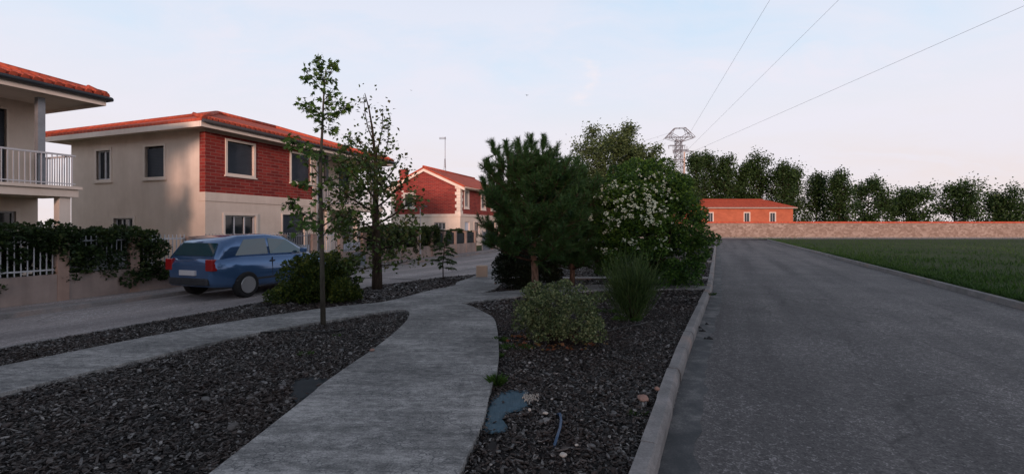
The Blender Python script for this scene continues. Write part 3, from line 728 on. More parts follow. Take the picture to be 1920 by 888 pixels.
# front gardens
a, b = on_fence(-4, .21), on_fence(60, .21); a2, b2 = on_fence(-4, 4.4), on_fence(60, 4.4)
sheet([(a.x, a.y), (b.x, b.y), (b2.x + 4, b2.y), (a2.x, a2.y)], -.05, 'front_garden', 'grass_ground')

# street lamp
Y = 21.9; lx, ly = gx(788, Y), Y
lamp = empty('street_lamp', (lx, ly, -.02), 0, label='thin grey lamp post with small hooded head in front of the hedge', cat='street lamp')
m = MB(); m.tube([(0, 0, 0), (0, 0, .5)], [.045, .04], 8); m.tube([(0, 0, .5), (0, 0, 2.42)], [.03, .025], 8); m.build('pole', 'grey_metal', lamp)
m = MB(); m.tube([(0, 0, 2.42), (.04, 0, 2.50), (.12, 0, 2.52)], .02, 6)
m.loft([[(x, y_ * wd, 2.50 + dz) for y_, dz in ((-1, 0), (-.7, tp), (.7, tp), (1, 0))] for x, wd, tp in ((.06, .05, .03), (.14, .10, .075), (.26, .10, .07), (.34, .05, .02))])
m.build('lamp_head', 'dark_metal', lamp)

# ---------------------------------------------------------------- blue car
def make_car(loc, rz):
    c = empty('parked_car', loc, rz, label='blue hatchback parked by the low wall at the left, half behind the thuja', cat='car')
    # body: stations along x (rear 0 -> front 4.05), local x forward
    st = [(0, .60, .45, .78, .70), (.08, .72, .30, .92, .78), (.7, .84, .24, .96, .82), (1.5, .86, .22, .95, .84), (2.6, .86, .22, .93, .84), (3.2, .84, .23, .88, .80), (3.75, .76, .27, .74, .68), (3.98, .66, .34, .62, .60), (4.05, .55, .42, .55, .5)]
    rings = []
    for x, hw, zb, zt, tw in st:
        rings.append([(x, -hw * .92, zb), (x, -hw, zb + .1), (x, -hw, (zb + zt) / 2 + .03), (x, -tw, zt - .03), (x, -tw * .9, zt), (x, tw * .9, zt), (x, tw, zt - .03), (x, hw, (zb + zt) / 2 + .03), (x, hw, zb + .1), (x, hw * .92, zb)])
    m = MB(); m.loft(rings, True, True); body = m.build('body', 'blue_car_paint', c)
    # cabin
    cab = [(.10, .94, .74, .94), (.32, .92, .66, 1.30), (.75, .93, .62, 1.43), (1.5, .93, .62, 1.46), (2.05, .93, .60, 1.41), (2.95, .90, .70, .93)]
    m = MB(); rings = []
    for x, zb, tw, zt in cab: bw = .76; rings.append([(x, -bw, zb - .03), (x, -tw - (.0), zt - .04), (x, -tw * .85, zt), (x, tw * .85, zt), (x, tw, zt - .04), (x, bw, zb - .03)])
    m.loft(rings, True, True); m.build('cabin', 'blue_car_paint', c)
    # glass: side windows and screens just proud of the cabin
    def side(s, pts, nm):
        mm = MB(); P = []
        for x, z_ in pts:
            tw = np.interp(x, [q[0] for q in cab], [q[2] for q in cab]); zt = np.interp(x, [q[0] for q in cab], [q[3] for q in cab]) - .04
            f_ = min(1, max(0, (z_ - .91) / max(.05, zt - .91))); P.append((x, s * (.76 + (tw - .76) * f_ + .006), z_))
        Q = [(p[0], p[1] - s * .02, p[2]) for p in P]
        mm.loft([Q, P] if s < 0 else [P, Q]); mm.build(nm, 'car_glass', c)
    for s in (-1, 1):
        side(s, [(.55, .98), (1.45, .98), (1.45, 1.36), (.85, 1.34)], 'side_window'); side(s, [(1.52, .98), (2.62, .97), (2.1, 1.31), (1.52, 1.36)], 'side_window')
    m = MB(); m.loft([[(2.12, -.52, 1.385), (2.12, .52, 1.385), (2.86, .62, .985), (2.86, -.62, .985)], [(2.13, -.52, 1.40), (2.13, .52, 1.40), (2.875, .62, 1.0), (2.875, -.62, 1.0)]]); m.build('windscreen', 'car_glass', c)
    m = MB(); m.loft([[(.30, -.54, 1.25), (.30, .54, 1.25), (.13, .62, .98), (.13, -.62, .98)], [(.27, -.54, 1.27), (.27, .54, 1.27), (.10, .62, .99), (.10, -.62, .99)]]); m.build('rear_window', 'car_glass', c)
    for x in (.78, 3.22):
        for s in (-1, 1):
            w_ = MB(); w_.tube([(x, s * .70, .30), (x, s * .72, .30), (x, s * .86, .30), (x, s * .885, .30)], [.27, .30, .30, .27], 24); wl_ = w_.build('wheel', 'rubber', c)
            r_ = MB(); r_.tube([(x, s * .86, .30), (x, s * .895, .30)], [.20, .19], 20)
            r_.build('rim', 'alloy', wl_)
    for s in (-1, 1):
        m = MB(); m.loft([[(3.70, s * .42, .60), (3.70, s * .73, .60), (3.62, s * .74, .72), (3.62, s * .46, .74)], [(3.98, s * .42, .56), (3.86, s * .70, .56), (3.78, s * .70, .70), (3.88, s * .46, .68)]]); m.build('headlight', 'head_light_clear', c)
        m = MB(); m.box(-.01, min(s * .52, s * .74), .66, .12, max(s * .52, s * .74), .92); m.build('tail_light', 'tail_light_red', c, bevel=.02)
        m = MB(); m.box(2.40, min(s * .80, s * .96), .96, 2.52, max(s * .80, s * .96), 1.09); m.build('mirror', 'blue_car_paint', c, bevel=.03)
        m = MB(); m.box(1.42, min(s * .845, s * .865), .80, 1.56, max(s * .845, s * .865), .83); m.build('door_handle', 'dark_metal', c)
    m = MB(); m.box(-.035, -.25, .56, .0, .25, .67); m.build('number_plate', 'white_metal', c)
    for s in (-1, 1):
        m = MB(); m.box(.5, min(s * .83, s * .872), .40, 3.55, max(s * .83, s * .872), .44); m.build('side_trim', 'dark_metal', c)
        for x in (1.48, 2.62):
            m = MB(); m.box(x, min(s * .82, s * .861), .46, x + .012, max(s * .82, s * .861), .9); m.build('door_seam', 'rubber', c)
    m = MB(); m.box(-.03, -.6, .34, .10, .6, .50); m.build('bumper', 'dark_metal', c, bevel=.03)
    return c
p = on_fence(11.1, -1.95); make_car((p.x, p.y, -.085), SRZ)

# ---------------------------------------------------------------- trees
def polyline(rng, p, d, L, n, wob=.12, lift=0.0):
    pts = [Vector(p)]; d = Vector(d).normalized(); k = L / n
    for i in range(n):
        d = (d + Vector(rng.normal(size=3)) * wob + Vector((0, 0, lift))).normalized(); pts.append(pts[-1] + d * k)
    return pts
def lerp_on(pts, t_):
    x = t_ * (len(pts) - 1); i = min(int(x), len(pts) - 2); return pts[i].lerp(pts[i + 1], x - i), (pts[i + 1] - pts[i]).normalized()
def side_dir(rng, d, ang):
    u, w_ = frame(d); a = rng.uniform(0, 2 * math.pi); return (d * math.cos(ang) + (u * math.cos(a) + w_ * math.sin(a)) * math.sin(ang)).normalized()
def img_pts(lst, Y0):          # (px, py, dY) -> world points: a limb measured on the photo at its own distance
    return [Vector((gx(a, Y0 + d), Y0 + d, gz(b, Y0 + d))) for a, b, d in lst]

def limb_tree(name, label, base, limbs, twig, leafm, bark, seed, leaf_size, leaf_n, shape, trunk_pts, trunk_r, droop=-.3, clump=.05, group=None, cat='tree'):
    """limbs: list of (points, r0, r1, twig_len, twig_spacing, leaf density)"""
    rng = np.random.default_rng(seed)
    root = empty(name, base, 0, label=label, cat=cat, group=group) if group else empty(name, base, 0, label=label, cat=cat)
    B = Vector(base); m = MB(); P = []; Dd = []
    tp = [Vector(q) - B for q in trunk_pts]; m.tube(tp, trunk_r, 8)
    for pts, r0, r1, tl, sp, dens in limbs:
        pts = [Vector(q) - B for q in pts]
        n = len(pts); m.tube(pts, [r0 + (r1 - r0) * i / (n - 1) for i in range(n)], 6)
        L = sum((pts[i + 1] - pts[i]).length for i in range(n - 1)); s = sp * .6
        while s < L:
            q, d = lerp_on(pts, s / L); f = s / L
            ln = tl * (1 - .5 * f) * rng.uniform(.6, 1.3)
            tw = polyline(rng, q, side_dir(rng, d, rng.uniform(.6, 1.2)) + Vector((0, 0, .12)), ln, 4, .16)
            m.tube(tw, [max(.0035, r1 * .9), .003, .0028, .0025, .002], 3)
            for k in range(max(1, int(leaf_n * dens))):
                c_, dd = lerp_on(tw, rng.uniform(.35, 1)); v = rng.normal(size=3) * clump
                P.append(tuple(c_ + Vector(v))); e = Vector(rng.normal(size=3)) + dd * .8 + Vector((0, 0, droop)); Dd.append(tuple(e))
            s += sp * rng.uniform(.6, 1.4)
        for k in range(int(leaf_n * 1.5 * dens)):
            P.append(tuple(pts[-1] + Vector(rng.normal(size=3)) * clump * 1.2)); e = Vector(rng.normal(size=3)) + Vector((0, 0, droop)); Dd.append(tuple(e))
    m.build('trunk', bark, root)
    v, f = leaves(P, Dd, leaf_size, shape, rng); np_mesh('crown', v, f, leafm, root)
    return root

# -- slim young tree with lobed leaves, left
Y0 = 7.5
def I(l, Y=Y0): return img_pts(l, Y)
tr = I([(606, 607, 0), (604, 500, 0), (602, 400, 0), (601, 300, .0), (604, 250, 0), (606, 200, .02), (608, 160, .0), (611, 130, 0)])
limbs = [
    (I([(608, 165, 0), (604, 145, .02), (600, 125, -.02), (598, 106, 0)]), .008, .004, .10, .05, 1.3),
    (I([(609, 160, 0), (618, 140, .02), (626, 120, .05)]), .007, .004, .10, .05, 1.3),
    (I([(607, 175, 0), (596, 160, -.1), (582, 145, -.15), (574, 136, -.2)]), .007, .003, .08, .05, 1.1),
    (I([(606, 190, 0), (616, 178, .1), (628, 165, .2)]), .006, .003, .08, .06, .9),
    (I([(604, 220, 0), (592, 208, .1), (580, 200, .2), (570, 197, .3)]), .008, .003, .12, .055, 1.0),
    (I([(603, 235, 0), (590, 222, -.2), (575, 205, -.3)]), .007, .003, .10, .06, .9),
    (I([(604, 228, 0), (620, 214, -.05), (638, 206, -.1), (653, 196, -.1)]), .009, .003, .11, .05, 1.3),
    (I([(605, 205, 0), (618, 200, .1), (630, 190, .2)]), .006, .003, .10, .06, 1.0),
    (I([(602, 250, 0), (612, 244, .1), (626, 240, .15)]), .007, .003, .09, .06, .8),
    (I([(602, 285, 0), (585, 285, -.2), (560, 275, -.4), (545, 262, -.5)]), .010, .003, .16, .055, 1.2),
    (I([(601, 310, 0), (620, 300, .2), (645, 285, .3), (662, 262, .4)]), .010, .004, .16, .06, .9),
    (I([(601, 330, 0), (585, 310, .2), (568, 300, .3)]), .010, .004, .16, .06, 1.0),
    (I([(602, 345, 0), (630, 335, -.2), (665, 322, -.3), (690, 316, -.3)]), .011, .004, .17, .06, 1.1),
    (I([(602, 370, 0), (580, 350, -.3), (560, 340, -.4)]), .010, .004, .16, .06, 1.0),
    (I([(602, 395, 0), (625, 380, .1), (655, 362, .2), (680, 352, .3)]), .012, .004, .17, .055, 1.3),
    (I([(602, 420, 0), (580, 408, .2), (560, 396, .3), (545, 380, .3)]), .012, .004, .17, .055, 1.2),
    (I([(603, 440, 0), (585, 425, -.3), (568, 420, -.4), (548, 424, -.5)]), .012, .004, .15, .055, 1.1),
    (I([(603, 425, 0), (625, 410, -.3), (650, 400, -.4), (672, 395, -.4)]), .012, .004, .16, .06, .9),
    (I([(603, 445, 0), (615, 432, .3), (640, 425, .4), (660, 410, .5)]), .010, .004, .14, .06, .8),
]
limb_tree('young_sweetgum', 'slim young tree with star shaped leaves, tallest at the left, bare lower trunk', tuple(tr[0]), limbs, 0, 'maple_like_leaf', 'smooth_bark', 11, .082, 5, 'star', tr,
          [.045, .038, .032, .026, .021, .016, .011, .007], droop=-.55, clump=.045)
# -- sparse tree with small leaves next to it
Y0 = 11.8
tr = I([(707, 541, 0), (707, 500, 0), (705, 440, 0), (704, 400, .0), (705, 340, .05), (703, 290, .05), (698, 240, .05), (692, 205, .05), (684, 175, .05)])
limbs2 = [
    (I([(698, 260, 0), (690, 240, .1), (684, 210, .1), (682, 178, .1)]), .012, .004, .16, .06, .7),
    (I([(703, 300, 0), (712, 265, .1), (718, 235, .2), (717, 207, .2)]), .014, .004, .18, .06, .7),
    (I([(704, 330, 0), (722, 290, -.2), (728, 260, -.3), (727, 232, -.3)]), .014, .004, .18, .06, .7),
    (I([(703, 310, 0), (690, 290, .2), (675, 270, .3), (668, 255, .3)]), .012, .004, .2, .06, .7),
    (I([(704, 350, 0), (730, 330, .2), (745, 305, .3), (748, 292, .3)]), .014, .004, .2, .07, .7),
    (I([(704, 345, 0), (685, 315, -.3), (660, 290, -.5), (645, 268, -.5)]), .016, .004, .24, .06, .9),
    (I([(705, 375, 0), (680, 345, .4), (655, 320, .6), (640, 300, .8)]), .018, .005, .28, .06, 1.0),
    (I([(705, 400, 0), (680, 385, -.4), (655, 370, -.6), (635, 350, -.8)]), .018, .005, .28, .06, 1.0),
    (I([(705, 390, 0), (730, 370, .3), (752, 350, .5), (768, 320, .6)]), .016, .004, .22, .07, .7),
    (I([(706, 420, 0), (735, 405, -.4), (760, 385, -.6), (785, 372, -.7)]), .018, .004, .24, .07, .8),
    (I([(706, 430, 0), (685, 420, .3), (660, 410, .5), (640, 405, .7)]), .018, .005, .26, .06, .9),
    (I([(706, 450, 0), (725, 440, .4), (750, 425, .7), (775, 405, .9)]), .016, .004, .22, .07, .7),
    (I([(706, 455, 0), (680, 445, -.5), (655, 440, -.8), (635, 430, -1)]), .016, .004, .24, .07, .8),
    (I([(706, 470, 0), (730, 462, -.3), (755, 452, -.5), (780, 440, -.6)]), .014, .004, .2, .07, .8),
    (I([(706, 498, 0), (685, 503, -.2), (662, 502, -.3), (645, 498, -.4)]), .012, .003, .12, .09, .5),
    (I([(707, 497, 0), (730, 497, -.2), (755, 492, -.4), (785, 485, -.5)]), .012, .003, .12, .08, .6),
    (I([(706, 482, 0), (690, 475, .3), (668, 476, .4)]), .010, .003, .14, .09, .5),
    (I([(705, 360, 0), (712, 330, .6), (705, 300, .8), (690, 280, 1.0)]), .014, .004, .26, .06, 1.0),
    (I([(705, 380, 0), (715, 350, -.6), (700, 320, -.9), (678, 296, -1.0)]), .014, .004, .26, .06, 1.0),
]
limbs = [(a_, b_, c_, d_ * (.62 if i < 6 else 1), e_ * (1.25 if i < 6 else 1), f_ * (.5 if i < 6 else .9)) for i, (a_, b_, c_, d_, e_, f_) in enumerate(limbs2)]
limb_tree('sparse_oak', 'dark sparse small leaved tree beside the street, right of the slim young tree', tuple(tr[0]), limbs, 0, 'small_oak_leaf', 'dark_bark', 12, .060, 18, 'diamond', tr,
          [.088, .078, .066, .052, .036, .026, .018, .012, .006], droop=-.2, clump=.07)

# -- pines
def pine(name, label, base, H, crown_r, z0, seed, tr_r, dens=1.0, tops=None):
    rng = np.random.default_rng(seed); root = empty(name, base, 0, label=label, cat='tree', group='pines')
    m = MB(); tp = [Vector((.02 * math.sin(i * 1.3), .02 * math.cos(i * 1.7), H * .93 * i / 9 - (.1 if i == 0 else 0))) for i in range(10)]
    mt = MB(); mt.tube(tp, [tr_r * (1.12 - .1 * i) for i in range(10)], 10)
    shoots = []
    zc = z0
    nb = 0
    while zc < H * .97:
        f = (zc - z0) / (H - z0); rr = crown_r * (math.sin(math.pi * min(1, .30 + f * .62)) ** .7) * (1 - .35 * max(0, f - .6) / .4)
        for k in range(6):
            a = nb * 2.4 + rng.normal() * .3; nb += 1
            L = rr * rng.uniform(.72, 1.12); up = .10 + .75 * f
            q, _ = lerp_on(tp, min(.99, zc / (H * .93)))
            d = Vector((math.cos(a), math.sin(a), up)); br = polyline(rng, q, d, L * (1 + .3 * f), 6, .07, .07)
            m.tube(br, [.026 * (1 - .7 * f) * (1 - .12 * i) for i in range(7)], 5)
            for j in range(int(20 * dens * (L / crown_r + .25))):
                t_ = rng.uniform(.28, 1); c_, dd = lerp_on(br, t_)
                sd = (dd * .6 + Vector(rng.normal(size=3)) * .55 + Vector((0, 0, .55))).normalized(); sl = rng.uniform(.15, .38)
                sh = polyline(rng, c_, sd, sl, 3, .1, .12); m.tube(sh, [.008, .007, .006, .005], 4); shoots.append((sh, 1.0))
            shoots.append((br[3:], 1.0))
        zc += rng.uniform(.15, .22) * H / 3.6
    for (tx, ty, tz, l) in (tops or []):
        q = Vector((tx * .45, ty * .45, tz - l * 1.8)); mid = Vector((tx * .9, ty * .9, tz - l)); tip = Vector((tx, ty, tz)); m.tube([q, mid, tip], [.02, .014, .008], 5); shoots += [([mid, mid.lerp(tip, .5), tip], 1.5)] * 5
        for _ in range(6):
            c_ = mid.lerp(tip, rng.uniform(0, .6)); shoots.append((polyline(rng, c_, Vector(rng.normal(size=3)) * .5 + Vector((0, 0, 1)), .22, 3, .1), 1.1))
    mt.build('trunk', 'pine_bark', root); m.build('branches', 'dark_bark', root)
    P = []; D = []
    for sh, k in shoots:
        n = int(62 * k)
        for _ in range(n):
            t_ = rng.uniform(.15, 1); c_, dd = lerp_on(sh, t_); e = Vector(rng.normal(size=3)); e = (e - dd * e.dot(dd)).normalized()
            P.append(tuple(c_)); D.append(tuple(e * rng.uniform(.45, 1.0) + dd * rng.uniform(.5, 1.1)))
    n = len(P); P = np.array(P); D = unit(np.array(D)); side = unit(np.cross(D, rng.normal(size=(n, 3)))); L = rng.uniform(.09, .15, n)[:, None]; W = .0058
    V = np.stack([P - side * W, P + side * W, P + D * L], 1).reshape(-1, 3); Fc = np.arange(n * 3).reshape(-1, 3)
    np_mesh('crown', V, Fc, 'pine_needle', root); return root
YP = 10.5
tops = []
for px, py, d in ((922, 262, .1), (948, 268, -.2), (972, 258, .2), (996, 254, 0), (1020, 252, .1), (912, 300, 0), (985, 275, -.4), (1005, 290, -.5), (935, 290, -.3), (1030, 285, .2), (905, 335, -.2)):
    tops.append((gx(px, YP) - gx(1002, YP), d, gz(py, YP), .42))
pine('pine_tree', 'dense dark pine with upright shoots and a bare reddish trunk, in the middle', (gx(1002, YP), YP, 0), 2.72, 1.33, .78, 21, .085, 1.15, tops)
YP2 = 12.6
tops = [(gx(px, YP2) - gx(1075, YP2), d, gz(py, YP2), .3) for px, py, d in ((1066, 300, 0), (1085, 296, .1), (1050, 312, -.2), (1098, 315, .2))]
pine('pine_tree', 'lower pine standing behind the right side of the big pine', (gx(1072, YP2), YP2, 0), 2.85, .98, .42, 22, .07, 1.0, tops)

# -- clumped shrubs
def shrub(name, label, base, clumps, leafm, size, per, seed, shape='diamond', bark='dark_bark', cat='shrub', up=.3, stems=8, z0=.0, group=None, flowers=None, crown='foliage', fill=.5):
    """clumps: list of (x,y,z,r) local ellipsoid lumps"""
    rng = np.random.default_rng(seed); root = empty(name, base, 0, label=label, cat=cat)
    if group: root['group'] = group
    m = MB(); C = np.array(clumps)
    for k in rng.choice(len(C), min(stems, len(C)), replace=False):
        e = Vector(C[k, :3]); s0 = Vector((e.x * .12 + rng.normal() * .02, e.y * .12 + rng.normal() * .02, -.08)); mid = s0.lerp(e, .5) + Vector(rng.normal(size=3)) * .05 * e.length
        hh = max(.3, e.z); m.tube([s0, mid, e], [.018 * hh, .012 * hh, .005 * hh], 5)
    m.build('trunk' if cat == 'tree' else 'stem', bark, root)
    P = []; D = []
    for x, y_, z_, r in clumps:
        n = int(per * (r ** 2)) + 6; d = unit(rng.normal(size=(n, 3))); rad = r * (1 - fill * rng.random(n) ** 2)[:, None]
        p_ = np.array([x, y_, z_]) + d * rad * np.array([1, 1, .85]); P.append(p_); D.append(d + rng.normal(size=(n, 3)) * .6 + np.array([0, 0, up]))
    P = np.concatenate(P); D = np.concatenate(D); ok = P[:, 2] > z0; P, D = P[ok], D[ok]
    v, f = leaves(P, D, size, shape, rng); np_mesh(crown, v, f, leafm, root)
    if flowers:
        fp = []; fd = []
        for (x, y_, z_, r, n) in flowers:
            d = unit(rng.normal(size=(n, 3)) + np.array([0, -.5, .5])); fp.append(np.array([x, y_, z_]) + d * r * rng.uniform(.4, 1, (n, 1))); fd.append(d + rng.normal(size=(n, 3)) * .4)
        v, f = leaves(np.concatenate(fp), np.concatenate(fd), .036, 'flower', rng); np_mesh('blossom', v, f, 'blossom_white', root)
    return root
def ball(rng, n, rx, ry, rz, cz, r, shell=.75, zmin=.1):
    out = []
    while len(out) < n:
        d = rng.normal(size=3); d /= np.linalg.norm(d); k = shell + (1 - shell) * rng.random() if rng.random() < .8 else rng.random() * shell
        p_ = (d[0] * rx * k, d[1] * ry * k, cz + d[2] * rz * k)
        if p_[2] > zmin: out.append((*p_, r * rng.uniform(.6, 1.4)))
    return out
rg = np.random.default_rng(5)
# thuja at the left: stacked pointed sprays
cl = []
YT = 10.2
for px, py, r in ((628, 475, .12), (625, 490, .18), (590, 480, .10), (585, 500, .22), (605, 510, .28), (640, 505, .2), (655, 485, .10), (648, 495, .12), (615, 535, .32), (580, 535, .32), (650, 530, .2), (668, 545, .14), (640, 548, .2), (556, 510, .26), (545, 540, .28), (560, 490, .16), (600, 552, .25), (572, 552, .2), (530, 548, .2)):
    if r < .19:
        for q in range(5): cl.append((gx(px, YT) - gx(605, YT) + rg.normal() * .02, rg.normal() * .1, gz(py, YT) + .06 * q - .1, .10 - .017 * q))
    for d in (-.3, 0, .3):
        cl.append((gx(px, YT) - gx(605, YT) + rg.normal() * .06, d + rg.normal() * .12, gz(py, YT) + rg.normal() * .04, r * rg.uniform(.7, 1)))
for k in range(40):
    a = rg.uniform(0, 6.28); rr = rg.uniform(.35, .85); zz_ = rg.uniform(.15, .75) * (1.1 - .5 * rr); cl.append((math.cos(a) * rr, math.sin(a) * rr * .7, zz_, rg.uniform(.06, .13)))
shrub('thuja_shrub', 'low dark thuja with yellow green tips at the left edge of the bed', (gx(605, YT), YT, -.05), cl, 'thuja_leaf', .045, 10000, 31, 'diamond', up=1.3, stems=6, fill=.35)
# dark shrub under the pine
YD = 12.3
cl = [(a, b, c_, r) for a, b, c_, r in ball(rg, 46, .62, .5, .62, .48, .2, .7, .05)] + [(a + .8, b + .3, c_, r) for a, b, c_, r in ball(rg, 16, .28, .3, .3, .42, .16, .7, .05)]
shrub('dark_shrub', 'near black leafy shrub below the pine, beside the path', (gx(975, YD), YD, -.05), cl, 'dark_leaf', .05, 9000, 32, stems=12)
# variegated shrub in front
YV = 6.55
cl = []
for px, py in ((985, 540), (1010, 535), (1035, 530), (1060, 532), (1085, 540), (1105, 555), (1118, 580), (1122, 605), (970, 568), (985, 565), (975, 585), (990, 600), (1000, 620), (1015, 560), (1045, 555), (1075, 560), (1095, 580), (1100, 610), (1085, 625), (1060, 575), (1030, 585), (1050, 600), (1020, 610), (1045, 622), (1070, 605), (1110, 595)):
    for d in (-.35, 0, .32):
        k = 1 - abs(d) * .45; cx = 1045
        cl.append((gx(cx + (px - cx) * k, YV) - gx(1045, YV) + rg.normal() * .02, d + rg.normal() * .08, max(.12, gz(py, YV) * (1 - abs(d) * .25)) + rg.normal() * .02, rg.uniform(.055, .115)))
for k in range(60):
    a = rg.uniform(0, 6.28); cl.append((math.cos(a) * rg.uniform(.2, .62), math.sin(a) * rg.uniform(.2, .5), rg.uniform(.2, .74) , rg.uniform(.03, .09)))
shrub('variegated_shrub', 'round light green shrub with pale leaf edges in front of the pine trunk', (gx(1045, YV), YV, -.05), cl, 'variegated_leaf', .031, 14500, 33, stems=26, up=.5, z0=.06)
# dry leaves under it
rng = np.random.default_rng(8)
n = 190; a = rng.uniform(0, 6.28, n); rr = rng.uniform(.25, .75, n)
P = np.stack([gx(1045, YV) + np.cos(a) * rr, YV + np.sin(a) * rr * .8 - .05, np.full(n, -.012)], 1); D = np.stack([np.cos(a * 7), np.sin(a * 7), rng.normal(size=n) * .25], 1)
v, f = leaves(P, D, .05, 'diamond', rng); o = np_mesh('leaf_litter', v, f, 'dry_leaf'); tag(o, 'reddish fallen leaves under the light green shrub', 'leaf litter', kind='stuff')
# broom: hundreds of thin upright stems
def broom(name, label, base, H, rad, seed, n, lean=.35):
    rng = np.random.default_rng(seed); root = empty(name, base, 0, label=label, cat='shrub'); parts = []; m = MB(); P = []; D = []
    for k in range(14):
        a = rng.uniform(0, 6.28); e = Vector((math.cos(a) * rad * .5, math.sin(a) * rad * .5, H * .45)); m.tube([Vector((0, 0, -.06)), e * .5 + Vector(rng.normal(size=3)) * .02, e], [.012, .008, .004], 4)
    m.build('stem', 'dark_bark', root)
    for k in range(n):
        a = rng.uniform(0, 6.28); rr = rad * math.sqrt(rng.random()); b = Vector((math.cos(a) * rr * .35, math.sin(a) * rr * .35, rng.uniform(0, H * .5)))
        h = H * rng.uniform(.25, 1.05) * (1 - .35 * (rr / rad) ** 2) - b.z; d = Vector((math.cos(a) * rr / rad * lean * 1.6, math.sin(a) * rr / rad * lean, 1)); 
        pl = polyline(rng, b, d, max(.15, h), 4, .06)
        for i in range(4):
            P.append(tuple(pl[i])); D.append(tuple((pl[i + 1] - pl[i]) * 1.0)); 
        for _ in range(3): q, dd = lerp_on(pl, rng.uniform(.3, 1)); P.append(tuple(q)); D.append(tuple((dd + Vector(rng.normal(size=3)) * .25) * max(.15, h) * .25))
    P = np.array(P); D = np.array(D); L = np.linalg.norm(D, axis=1, keepdims=True); Dn = D / L; s = unit(np.cross(Dn, rng.normal(size=(len(P), 3)))) * .0045
    V = np.stack([P - s, P + s, P + D * 1.06 + s * .4], 1).reshape(-1, 3); np_mesh('foliage', V, np.arange(len(V)).reshape(-1, 3), 'broom_stem', root)
YB = 8.1
broom('broom_shrub', 'tall wispy broom shrub of fine upright green stems before the flowering hawthorn', (gx(1185, YB), YB, -.05), 1.22, .56, 34, 1150, .50)

# -- flowering hawthorn
YH = 12.9; cx = gx(1215, YH)
cl = []; fl = []
sil = [(1120, 400, .3), (1130, 360, .3), (1150, 330, .28), (1180, 316, .28), (1210, 315, .28), (1240, 322, .28), (1262, 345, .3), (1275, 375, .3), (1288, 405, .3), (1300, 430, .28), (1310, 450, .22), (1125, 440, .32), (1122, 470, .3), (1130, 500, .25), (1160, 370, .4), (1200, 360, .4), (1240, 370, .4), (1160, 420, .4), (1200, 415, .4), (1245, 415, .4), (1280, 440, .34), (1170, 465, .38), (1210, 460, .4), (1255, 460, .4), (1290, 470, .3), (1300, 490, .22), (1230, 500, .38), (1270, 500, .34), (1260, 525, .25), (1285, 518, .2), (1220, 530, .24), (1180, 500, .3), (1150, 510, .22)]
for px, py, r in sil:
    for d in (-.85, -.3, .3, .85):
        k = math.sqrt(max(.1, 1 - (d / 1.5) ** 2)); zc_ = 1.5
        z_ = gz(py, YH); cl.append(((gx(px, YH) - cx) * (.35 + .65 * k) + rg.normal() * .08, d * 1.35 + rg.normal() * .1, zc_ + (z_ - zc_) * (.5 + .5 * k) + rg.normal() * .07, r * rg.uniform(.55, .95)))
for k in range(120):
    a = rg.uniform(0, 6.28); e = rg.uniform(-.3, 1.2); cl.append((math.cos(a) * math.cos(e) * 1.45, math.sin(a) * math.cos(e) * 1.35, 1.5 + math.sin(e) * 1.5, rg.uniform(.10, .2)))
fpx = [(1165, 385), (1172, 378), (1180, 372), (1190, 350), (1200, 345), (1210, 340), (1205, 352), (1215, 360), (1222, 365), (1230, 372), (1195, 375), (1188, 382), (1176, 388), (1120, 372), (1130, 375), (1140, 370), (1135, 365), (1112, 368), (1150, 408), (1155, 412), (1145, 404), (1148, 410), (1205, 405), (1212, 400), (1220, 395), (1218, 408), (1225, 412), (1228, 388), (1240, 352), (1246, 345), (1250, 335), (1235, 325), (1160, 345), (1155, 348), (1195, 322), (1138, 466), (1142, 472), (1143, 480), (1185, 452), (1130, 432), (1245, 396), (1252, 402), (1170, 350), (1238, 380), (1262, 368), (1210, 372), (1200, 390), (1128, 352), (1233, 355), (1116, 398), (1240, 450), (1246, 458), (1178, 405), (1216, 383), (1222, 392), (1186, 366), (1208, 414), (1140, 345), (1125, 345), (1248, 362), (1172, 440)]
import itertools
for px, py in fpx:
    x_ = (px - 1215) / 105; y__ = (py - 420) / 115; dep = -1.5 * math.sqrt(max(.12, 1 - min(.9, x_ * x_ * .8 + y__ * y__ * .8)))
    Yf = YH + dep
    for _ in range(3): fl.append((gx(px + rg.normal() * 9, Yf) - cx, dep + rg.normal() * .04 - .05, gz(py + rg.normal() * 7, Yf), rg.uniform(.02, .04), int(rg.uniform(5, 13))))
    cl.append((gx(px, Yf) - cx, dep + .22, gz(py, Yf) - .05, .16))
    if rg.random() < .6: fl.append((gx(px + rg.uniform(-10, 10), Yf) - cx, dep + .0, gz(py + rg.uniform(-8, 8), Yf), .05, 16))
for k in range(60):
    a = rg.uniform(0, 6.28); e = rg.uniform(-.1, 1.2); fl.append((math.cos(a) * math.cos(e) * 1.6, abs(math.sin(a)) * math.cos(e) * 1.6, 1.5 + math.sin(e) * 1.6, .09, 20))
shrub('hawthorn_tree', 'large rounded green hawthorn covered in white blossom, right of the pine', (cx, YH, -.05), cl, 'hawthorn_leaf', .058, 7500, 35, stems=16, cat='tree', flowers=fl, crown='crown', up=.2, z0=.1)

